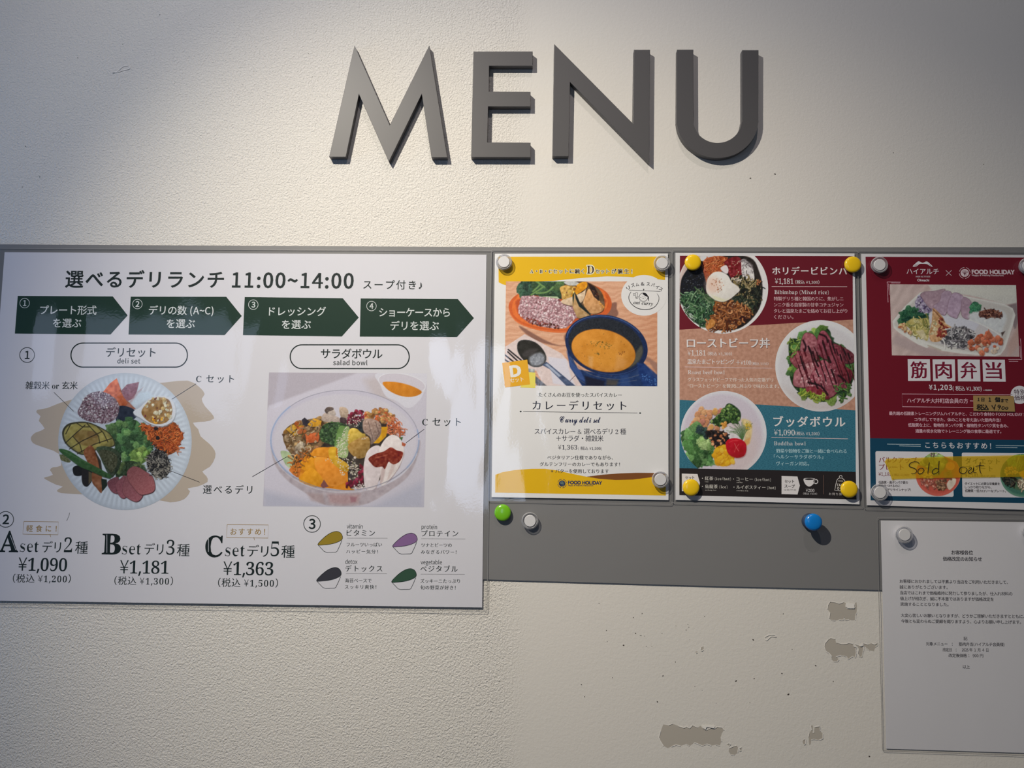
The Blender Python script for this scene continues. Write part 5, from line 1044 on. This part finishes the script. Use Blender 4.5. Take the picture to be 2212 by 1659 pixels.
for a in (((580,485),(405,482),(417,752)),((455,495),(578,497)),((425,505),(431,655)),((2003,1503),(2180,1503),(2163,1230)),((2010,1528),(2130,1528)),((2163,1480),(2155,1325))):
    for k in range(len(a)-1):
        mb = MB(); mb.line(q(*a[k:k+2]), .8, h2); mb.build('corner_line', ink(P4), p4)
sq = [[(1960.7,775.9),(2008.7,776.2),(2010,822.8),(1961.6,822.8)],[(2014.4,776.4),(2062.6,776.5),(2063.6,823.5),(2015.6,823.4)],[(2068.5,776.5),(2116.5,776.8),(2118,824),(2069.7,823.8)],[(2122,776.8),(2170.6,777),(2172.6,824.6),(2124,824.3)]]
for c, ch in zip(sq, '筋肉弁当'):
    wsq = part_poly('white_square', p4, ink(W4), [c], h2)
    cc = np.array(c).mean(0); mb = MB(); T(mb, ch, cc[0]-17, cc[0]+17, cc[1]+17.2, cc[1]+17.2, 38, 'serifb', h3); mb.build('title_character', ink((100,20,42)), wsq)
text_part('price', p4, W4, [('¥1,203',2007,2056.5,841.6,842.2,14.5,'sansb'),('( 税込 ¥1,300)',2058,2120.5,844,844.6,11,'sansm'),('※軽減税率',2124.6,2142.8,844.6,845,3.8,'sansm')], h2)
mb = MB(); mb.line([(2187,852.8),(1948.3,851),(1949.2,878.6),(2187,881)], 1, h2); mb.build('member_price_frame', ink(P4), p4)
text_part('member_text', p4, P4, [('ハイアルチ大井町店会員の方 ー',1959.4,2104,870.2,871.3,11,'sansm')], h2)
text_part('description', p4, P4, [('最先端の低酸素トレーニングジムハイアルチと、こだわり食材の FOOD HOLIDAY が',1920.7,2219,896.7,899.2,8.4,'sansm'),('コラボしてできた、体のことを考え抜いた筋肉弁当！',1975.6,2162,910,911.3,8.4,'sansm'),('低脂質な上に、動物性タンパク質・植物性タンパク質を含み、',1961.6,2178,922,923.6,8.4,'sansm'),('適量の炭水化物でトレーニング後の食事に最適です。',1977.6,2163,934.8,936,8.4,'sansm')], h2)
spd = part_poly('special_price_disc', p4, ink(W4), [ell(2202.6, 853, 19.6, 19.6, 40)], h2)
text_part('special_price_text', spd, (60,34,48), [('特別',2190.6,2215,852.2,852.4,12,'sansm'),('価格',2191.6,2216,864.8,865,12,'sansm')], h3)
text_part('recommend_heading', p4, W4, [('こちらもおすすめ！',1999,2141,968,970,14.5,'sansm')], h2)
for a in (((328,888),(688,893)),((458,907),(688,912)),((1490,902),(1850,908)),((1490,922),(1722,927))):
    mb = MB(); mb.line(q2(*a), .9, h2); mb.build('rule_line', ink((170,180,190)), p4)
def card(x0, y0, x1, y1, dx): 
    r = rrect(x0, y0, x1, y1, 3.4, 4); r[:, 0] += (r[:, 1]-y0)/(y1-y0)*1.6; r[:, 1] += (r[:, 0]-x0)*.011; return r
cd1 = part_poly('white_card', p4, ink(W4), [card(1891,974.6,2058.4,1071.4,0)], h2); cd2 = part_poly('white_card', p4, ink(W4), [card(2077.5,977.6,2246,1073.2,0)], h2)
text_part('card_title', cd1, (110,40,52), [('バルクアップ',1898.5,1981,999.7,1000.6,14,'serifm'),('プレート',1899,1952,1015.2,1015.8,14,'serifm')], h3)
text_part('card_title', cd2, (66,80,58), [('ダイエット',2085.2,2160,1002,1003,14,'serifm'),('プレート',2085,2144.4,1018.2,1018.8,14,'serifm')], h3)
text_part('card_price', cd1, (110,60,66), [('¥1,181',1898,1926,1027.7,1028,10,'sansm'),('( 税込 ¥1,300)',1928,1964,1028.4,1028.8,6,'sansm')], h3)
text_part('card_price', cd2, (70,74,58), [('¥1,181',2085,2113.5,1030.2,1030.6,10,'sansm'),('( 税込 ¥1,300)',2114.5,2150,1031,1031.4,6,'sansm')], h3)
text_part('card_text', cd1, (46,40,44), [('低脂質・高タンパク質の',1897.8,1961.4,1044.9,1045.4,6.4,'sansb'),('筋肉をつけるのに',1897.8,1944.5,1052.2,1052.6,6.4,'sansb'),('最適なデリラインナップ！',1897.8,1967.5,1060.6,1061.2,6.4,'sansb')], h3)
text_part('card_text', cd2, (46,40,44), [('ダイエットに必要な栄養素を',2084,2160,1047.5,1048.2,6.4,'sansb'),('しっかり取りながら、',2084.6,2142,1055,1055.6,6.4,'sansb'),('低糖質・低カロリーなプレート。',2084.6,2173,1063,1063.8,6.4,'sansb')], h3)
q = q3; K = 6.663
def rnd(m): return ell(m[0], m[1], m[2], m[3], 60)
g = Paint(1975, 975, 2078, 1074, 1.0, W4, 31)
g.ell(2026.4, 1025, 48.6, 46.8, (176,84,74)); g.ell(2026.4, 1024, 44, 42, (166,74,64), soft=5); g.ell(2026, 1022, 36, 34, (150,74,60), soft=4)
g.bits(q((720,560),(900,560),(960,700),(820,720),(740,660)), 70, 1.4, 2.8, [(170,106,90),(150,86,76),(184,130,116),(120,64,58)], .7)
g.bits(q((930,560),(1080,570),(1110,700),(980,740)), 60, 1.4, 3, [(130,96,72),(110,80,60),(150,116,90),(90,62,50)], .7)
g.poly(q((1100,640),(1160,560),(1230,560),(1220,640),(1140,720)), (188,172,160), sm=True, noise=6)
g.bits(q((700,440),(900,400),(900,560),(710,540)), 60, 1.6, 3.2, [(176,150,90),(160,134,80),(190,166,110)], .5)
g.leaf(q((720,330),(800,240),(870,190),(960,185),(1060,240),(1120,310),(1040,380),(1000,500),(900,480),(820,420)), [(110,130,80),(130,150,94),(96,116,70),(150,166,110)], 20, 8)
g.strands(q((860,190),(960,185),(940,240),(880,230)), 8, 8, 1.4, [(80,50,56),(200,190,190)], .3)
g.ell(*q((1150,380))[0], 10, 9, (190,130,100)); g.ell(*q((1150,380))[0], 7, 6.5, (196,120,86)); g.poly(q((1060,470),(1160,460),(1180,540),(1080,560)), (120,80,60), sm=True, noise=10); g.bits(q((1080,460),(1160,450),(1160,580)), 10, 2, 3.4, [(110,70,56),(180,150,90)])
g.speck(2.5, 1.2); plate1 = np.vstack([ell(2026.4, 1025, 48.6, 46.8, 40, 0, -.75, 3.9)])
sal = q((690,400),(800,240),(870,190),(960,183),(1060,235),(1200,300),(1290,420),(1000,600))
g.build('plate_photo', h4, cd1, [np.vstack([ell(2026.4, 1025, 48.6, 46.8, 50, 0, -.62, 3.75), q((800,235),(870,186),(960,182),(1060,232))])])
g = Paint(2160, 978, 2246, 1076, 1.0, W4, 32)
g.ell(2209, 1027, 48.8, 47, (84,120,104)); g.ell(2209, 1026, 45, 43, (60,98,86), soft=3); g.ell(2209, 1024, 38, 36, (70,92,70), soft=3)
g.leaf(q((1960,330),(2050,240),(2120,215),(2212,220),(2400,300),(2300,400),(2150,420),(2000,400)), [(110,150,84),(130,166,96),(96,134,76)], 18, 8); g.strands(q((2080,240),(2400,250),(2300,400),(2100,400)), 40, 12, 1.3, [(130,160,84),(150,176,110)], .2, ang=1.9)
g.bits(q((1930,400),(2080,380),(2130,480),(1950,520)), 60, 1.5, 2.8, [(190,160,100),(176,144,84),(200,176,124)], .5); g.poly(q((2130,470),(2200,440),(2380,460),(2350,540),(2180,560)), (206,160,60), noise=8)
g.strands(q((1900,550),(2100,540),(2080,660),(1960,650)), 46, 10, 1.8, [(40,40,36),(70,60,50),(24,26,24)], .4); g.strands(q((2090,580),(2400,560),(2400,760),(2150,740)), 60, 14, 2.4, [(180,160,140),(150,130,110),(60,50,46),(196,180,160)], .3)
g.speck(2.5, 1.2); g.build('plate_photo', h4, cd2, [np.vstack([ell(2209, 1027, 48.8, 47, 60)])])
# logos at the top of the red sheet
lz4 = Zf(1940, 555, 8.132)
mb = MB(); mb.poly(smooth(lz4((255,168),(300,120),(345,82),(375,80),(430,104),(480,84),(515,82),(560,120),(608,168),(580,168),(545,150),(500,125),(430,120),(375,125),(320,168)),2), h2); 
mmk = mb.build('mountain_mark', ink(W4), p4)
mb = MB()
for a in (((288,160),(322,128)),((306,166),(345,130)),((515,130),(552,166)),((540,130),(580,162))): mb.line(lz4(*a), .7, h3)
mb.build('mountain_mark_cuts', ink(R4), mmk)
text_part('partner_logo_text', p4, W4, [('ハイアルチ',1958.5,2028.2,592.6,592.8,14,'sans'),('HIGH ALTITUDE',1978.4,2009.7,599,599.1,4.2,'sansm'),('Oimachi',1981.8,2007,607.6,607.8,7,'round')], h2)
mb = MB(); mb.line(lz4((840,236),(938,328)), .9, h2); mb.line(lz4((938,236),(842,328)), .9, h2); mb.build('cross_mark', ink(W4), p4)
tree_logo(p4, 2084, 589.6, 11.8, (184,166,172), h2, 'FOOD HOLIDAY', 2099.6, 2191.5, 591.6, 12.2, 'Happy & Healthy Restaurant', 2168, 596.3, 4.9)

# ---- tape strips on the red sheet
def tape_mat(name, col, alpha):
    """adhesive tape: tints what lies under it and scatters a little light of its own"""
    m = bpy.data.materials.new(name); m.use_nodes = True; nt = m.node_tree; b = nt.nodes['Principled BSDF']
    b.inputs['Base Color'].default_value = (*col, 1); b.inputs['Roughness'].default_value = .5
    if alpha < .9:
        tr = nt.nodes.new('ShaderNodeBsdfTransparent'); tr.inputs[0].default_value = (.93, .80, .30, 1)
        mx = nt.nodes.new('ShaderNodeMixShader'); mx.inputs[0].default_value = alpha
        nt.links.new(tr.outputs[0], mx.inputs[1]); nt.links.new(b.outputs[0], mx.inputs[2]); nt.links.new(mx.outputs[0], nt.nodes['Material Output'].inputs[0])
    return m
ht = h+.0011
def tape(name, label, poly, col, alpha, strokes, group=None, extra=None):
    c = np.array(poly).mean(0); o = empty(name, tuple(P(c[0], c[1], ht))); tag(o, label, 'tape', group)
    mb = MB(); mb.poly(poly, ht); mb.build('tape_strip', tape_mat(name+'_film', col, alpha), o)
    return o
tp = tape('masking_tape', 'long translucent yellow tape strip with sold out handwritten across the two plate cards',
  [(1916,990.8),(1960,989.2),(2015,987.5),(2060,985.7),(2240,982.6),(2240,1029.4),(2150,1030.6),(2076.6,1031.8),(1985,1033.0),(1935,1034.6),(1927,1037),(1923,1026),(1918,1012),(1910.8,997)], (.85,.56,.02), .36, None)
pen = mat('black_marker_ink', (.012,.012,.014), .4)
for s_, tpz in ((((705,345),(680,322),(640,315),(590,330),(562,355),(565,385),(610,402),(655,425),(668,455),(645,480),(610,490),(588,484)),0),(((705,415),(688,440),(688,475),(712,492),(748,478),(772,445),(762,418),(728,408),(702,425)),0),(((848,322),(838,400),(826,490)),0),(((990,303),(984,390),(986,498)),0),(((984,425),(945,412),(905,435),(890,468),(908,492),(950,482),(984,450)),0),(((1350,392),(1305,398),(1280,435),(1296,475),(1345,487),(1385,458),(1388,415),(1350,392)),0),(((1425,415),(1450,398),(1452,425),(1418,445),(1412,470),(1440,482),(1478,450),(1488,398),(1480,440),(1492,470),(1528,470)),0),(((1583,322),(1572,400),(1582,460),(1600,492)),0),(((1515,385),(1580,370),(1640,372)),0)):
    mb = MB(); mb.line(smooth(q3(*s_),5,False), 1.75, ht+.0001, True); mb.build('pen_stroke', pen, tp)
mb = MB(); mb.line(q3((240,275),(236,330),(268,420),(300,500),(330,560)), 2.2, ht+.00012); mb.build('tape_fold', mat('tape_fold_edge', (.60,.43,.03), .5), tp)
zq = Zf(2090, 820, 18.03)
tb = tape('masking_tape', 'short brown tape label with a handwritten price beside the round special price mark', zq((220,622),(900,622),(1680,628),(1790,642),(1815,800),(1850,1250),(1000,1235),(230,1215)), (.36,.235,.09), .96, None)
mb = MB()
T(mb, '1日', *(zq((395,0))[0][0], zq((650,0))[0][0]), 866.8, 867.2, 9, 'sansb', ht+.0001, shear=.05, fatten=.025); T(mb, '1個', zq((830,0))[0][0], zq((1260,0))[0][0], 868, 868.6, 11, 'sansb', ht+.0001, fatten=.03); T(mb, 'まで', zq((1310,0))[0][0], zq((1580,0))[0][0], 869.3, 869.6, 9, 'sansb', ht+.0001, fatten=.015)
T(mb, '税込', zq((360,0))[0][0], zq((815,0))[0][0], 885.8, 886.2, 13, 'sansb', ht+.0001, fatten=.022, shear=.04)
for s_ in (((950,990),(960,1040),(1020,1120)),((1095,965),(1060,1060),(1030,1200)),((985,1110),(1075,1100)),((1280,1010),(1220,990),(1185,1040),(1220,1075),(1290,1030),(1250,1110),(1195,1205)),((1390,1050),(1345,1075),(1340,1140),(1380,1165),(1425,1130),(1430,1070),(1390,1050)),((1530,1065),(1485,1090),(1490,1145),(1530,1155),(1570,1120),(1565,1075),(1530,1065))):
    m2 = MB(); m2.line(smooth(zq(*s_),4,False), 2.0, ht+.0001, True); m2.build('pen_stroke', pen, tb)
mb.build('marker_lettering', pen, tb)

# ================================================================ price notice
h = .0036; PAPER[(166,164,169)] = (.74,.745,.80)
p5 = sheet('notice_sheet', h, [(1902.7,1124.4),(2290,1128.5),(2296,1631),(1916.7,1619.2)], [(1894.5,1117.5),(2298,1121),(2304,1637),(1908.6,1624)], (166,164,169),
  'plain white price change notice in a clear sleeve hanging below the board', cat='notice')
hh = h+LAY; NK = (44,42,48)
text_part('notice_title', p5, NK, [('お客様各位',2056,2102.4,1198,1198.5,9.8,'sansb'),('価格改定のお知らせ',2037.3,2121.6,1211.7,1212.6,9.8,'sansb')], hh)
text_part('notice_body', p5, NK, [('お客様におかれましては平素より当店をご利用いただきまして、',1944.2,2178,1259.6,1262,8.5,'sansm'),('誠にありがとうございます。',1944.2,2048,1272.2,1273,8.5,'sansm'),('当店ではこれまで価格維持に努力して参りましたが、仕入れ材料の',1945.2,2188,1284.6,1287,8.5,'sansm'),('値上げが相次ぎ、誠に不本意ではありますが価格改定を',1945.2,2147.8,1297,1298.8,8.5,'sansm'),('実施することとなりました。',1946,2050,1309.2,1310.2,8.5,'sansm'),
 ('大変心苦しいお願いとなりますが、どうかご理解いただきますとともに、',1947.3,2214,1333.6,1336,8.5,'sansm'),('今後とも変わらぬご愛顧を賜りますよう、心よりお願い申し上げます。',1947.7,2207,1346,1348.4,8.5,'sansm')], hh)
text_part('notice_details', p5, NK, [('記',2083,2091.2,1383.7,1383.8,8.4,'sansm'),('対象メニュー　：　筋肉弁当(ハイアルチ会員様)',2002,2171.2,1395.2,1396.8,8.4,'sansm'),('改定日　：　2025 年 １ 月 ４ 日',2038,2137,1408,1408.8,8.4,'sansm'),('改定後価格 ： 900 円',2050.9,2125.6,1420.3,1421,8.4,'sansm'),('以上',2081.8,2096.7,1445,1445.1,8.2,'sansm')], hh)

# ================================================================ magnets
def lathe(mb, base, prof, n=40):
    """prof: (radius, height out from the surface) from the back to the front"""
    V = []; k = len(prof)
    for r, z in prof:
        for i in range(n):
            a = 2*math.pi*i/n; V.append((base[0]+r*math.cos(a), base[1]-z, base[2]+r*math.sin(a)))
    Fs = []
    for j in range(k-1):
        for i in range(n):
            i2 = (i+1) % n; Fs.append((j*n+i, j*n+i2, (j+1)*n+i2, (j+1)*n+i))
    Fs.append(tuple(range(n))[::-1]); Fs.append(tuple((k-1)*n+i for i in range(n)))
    mb.add(V, Fs)
def glass_mat():
    if 'clear_acrylic' in MATS: return MATS['clear_acrylic']
    m = bpy.data.materials.new('clear_acrylic'); m.use_nodes = True; nt = m.node_tree; nt.nodes.clear(); N = nt.nodes.new; L = nt.links.new
    out = N('ShaderNodeOutputMaterial'); mx = N('ShaderNodeMixShader'); tr = N('ShaderNodeBsdfTransparent'); gl = N('ShaderNodeBsdfPrincipled')
    tr.inputs[0].default_value = (.86, .87, .90, 1); gl.inputs['Base Color'].default_value = (.80, .80, .82, 1); gl.inputs['Roughness'].default_value = .10; gl.inputs['Coat Weight'].default_value = 1
    lw = N('ShaderNodeLayerWeight'); lw.inputs['Blend'].default_value = .42
    ma = N('ShaderNodeMath'); ma.operation = 'MULTIPLY_ADD'; ma.inputs[1].default_value = .95; ma.inputs[2].default_value = .08
    L(lw.outputs['Facing'], ma.inputs[0]); L(ma.outputs[0], mx.inputs[0]); L(tr.outputs[0], mx.inputs[1]); L(gl.outputs[0], mx.inputs[2]); L(mx.outputs[0], out.inputs[0])
    MATS['clear_acrylic'] = m; return m
def proto_clear(base, label):
    o = empty('clear_magnet', tuple(base)); R = .0098
    mb = MB(); lathe(mb, base, [(.0078,0),(.0080,.0004),(R*.86,.0016),(R*.90,.0026),(R*.99,.0036),(R*1.01,.0048),(R*.99,.0060),(R*.93,.0068),(R*.86,.0068),(R*.81,.0062),(R*.78,.0054),(R*.2,.0053)], 48)
    mb.build('acrylic_body', glass_mat(), o, smooth=True)
    mb = MB(); lathe(mb, base, [(.0066,.0012),(.0068,.0014),(.0068,.0060),(.0067,.0065),(.0064,.0067)], 40)
    mb.build('magnet_disc', mat('matt_silver_disc', (.66,.66,.68), .5, .5, .1), o, smooth=False)
    tag(o, label, 'magnet', 'clear round magnets'); return o
def dup(root, loc, label):
    r = root.copy(); C.objects.link(r); r.location = loc; r['label'] = label
    for ch in root.children:
        c = ch.copy(); C.objects.link(c); c.parent = r
    return r
hf = .0036+.0008
cl = [((1089,568.2), hf, 'clear round magnet at the top left corner of the yellow curry menu'),
 ((1428.5,571), hf, 'clear round magnet at the top right corner of the yellow curry menu'),
 ((1424.8,1035.5), hf, 'clear round magnet at the lower right corner of the yellow curry menu'),
 ((1145,1124.2), HB, 'clear round magnet alone on the bare grey board next to the green one'),
 ((1895.5,574.5), hf, 'clear round magnet at the top left corner of the dark red sheet'),
 ((1896,1063), hf, 'clear round magnet at the lower left corner of the dark red sheet'),
 ((2214,577), hf, 'clear round magnet at the top right of the dark red sheet, cut by the frame'),
 ((1948.5,1154), hf, 'clear round magnet at the top left of the white notice'),
 ((2222,1150), hf, 'clear round magnet at the top right of the white notice, cut by the frame')]
first = None
for (x, y), hz, lb in cl:
    b = P(x, y, hz)
    if first is None: first = proto_clear(b, lb)
    else: dup(first, tuple(b), lb)
def plastic(name, rgb): return mat(name, rgb, .22, .5, 0, .3)
def dome(base, label, m, R=.0098, tall=False, group=None):
    o = empty('round_magnet', tuple(base)); e = 0
    mb = MB()
    if tall:
        lathe(mb, base, [(.0084,0),(.0090,.0006),(.0092,.0040),(.0084,.0050),(.0074,.0066),(.0074,.0090),(.0086,.0108)], 40); mb.build('stem', mat('dark_blue_stem', (.03,.05,.10), .4), o, smooth=True); e = .0104
        mb = MB(); lathe(mb, base-np.array([0,e,0]), [(.0084,0),(R*.98,.0012),(R,.003),(R*.98,.0046),(R*.90,.0058),(R*.70,.0066),(R*.4,.0070),(R*.1,.0071)], 48)
    else:
        mb2 = MB(); lathe(mb2, base, [(.0080,0),(.0084,.0004),(.0084,.0022)], 40); mb2.build('magnet_core', mat('dark_magnet_core', (.03,.03,.03), .5), o, smooth=False)
        lathe(mb, base-np.array([0,.0014,0]), [(R*.93,0),(R*.99,.0008),(R,.0022),(R*.97,.0034),(R*.86,.0043),(R*.65,.0049),(R*.35,.0052),(R*.08,.0053)], 48)
    mb.build('plastic_cap', m, o, smooth=True)
    tag(o, label, 'magnet', group); return o
ym = plastic('yellow_plastic', (.84,.55,.012))
f = dome(P(1495.5,568.5,hf), 'yellow round magnet at the top left of the three bowls menu', ym, group='yellow round magnets')
for (x, y), lb in (((1839.5,573),'yellow round magnet at the top right of the three bowls menu'),((1491.5,1052.8),'yellow round magnet at the lower left of the three bowls menu'),((1831.5,1056.5),'yellow round magnet at the lower right of the three bowls menu')):
    dup(f, tuple(P(x, y, hf)), lb)
dome(P(1086.2,1107.0,HB), 'lime green round magnet on the bare board under the yellow curry menu', plastic('green_plastic', (.17,.50,.018)))
dome(P(1747.8,1125.5,HB), 'tall blue round magnet alone on the bare grey board', plastic('blue_plastic', (.006,.19,.60)), tall=True)

# the notice hangs against the wall below the board: its sleeve leans back a little
p5.location.y += .0013; p5.rotation_euler.x = .0093
p1.location.y += .0003

bpy.data.objects.remove(_go)
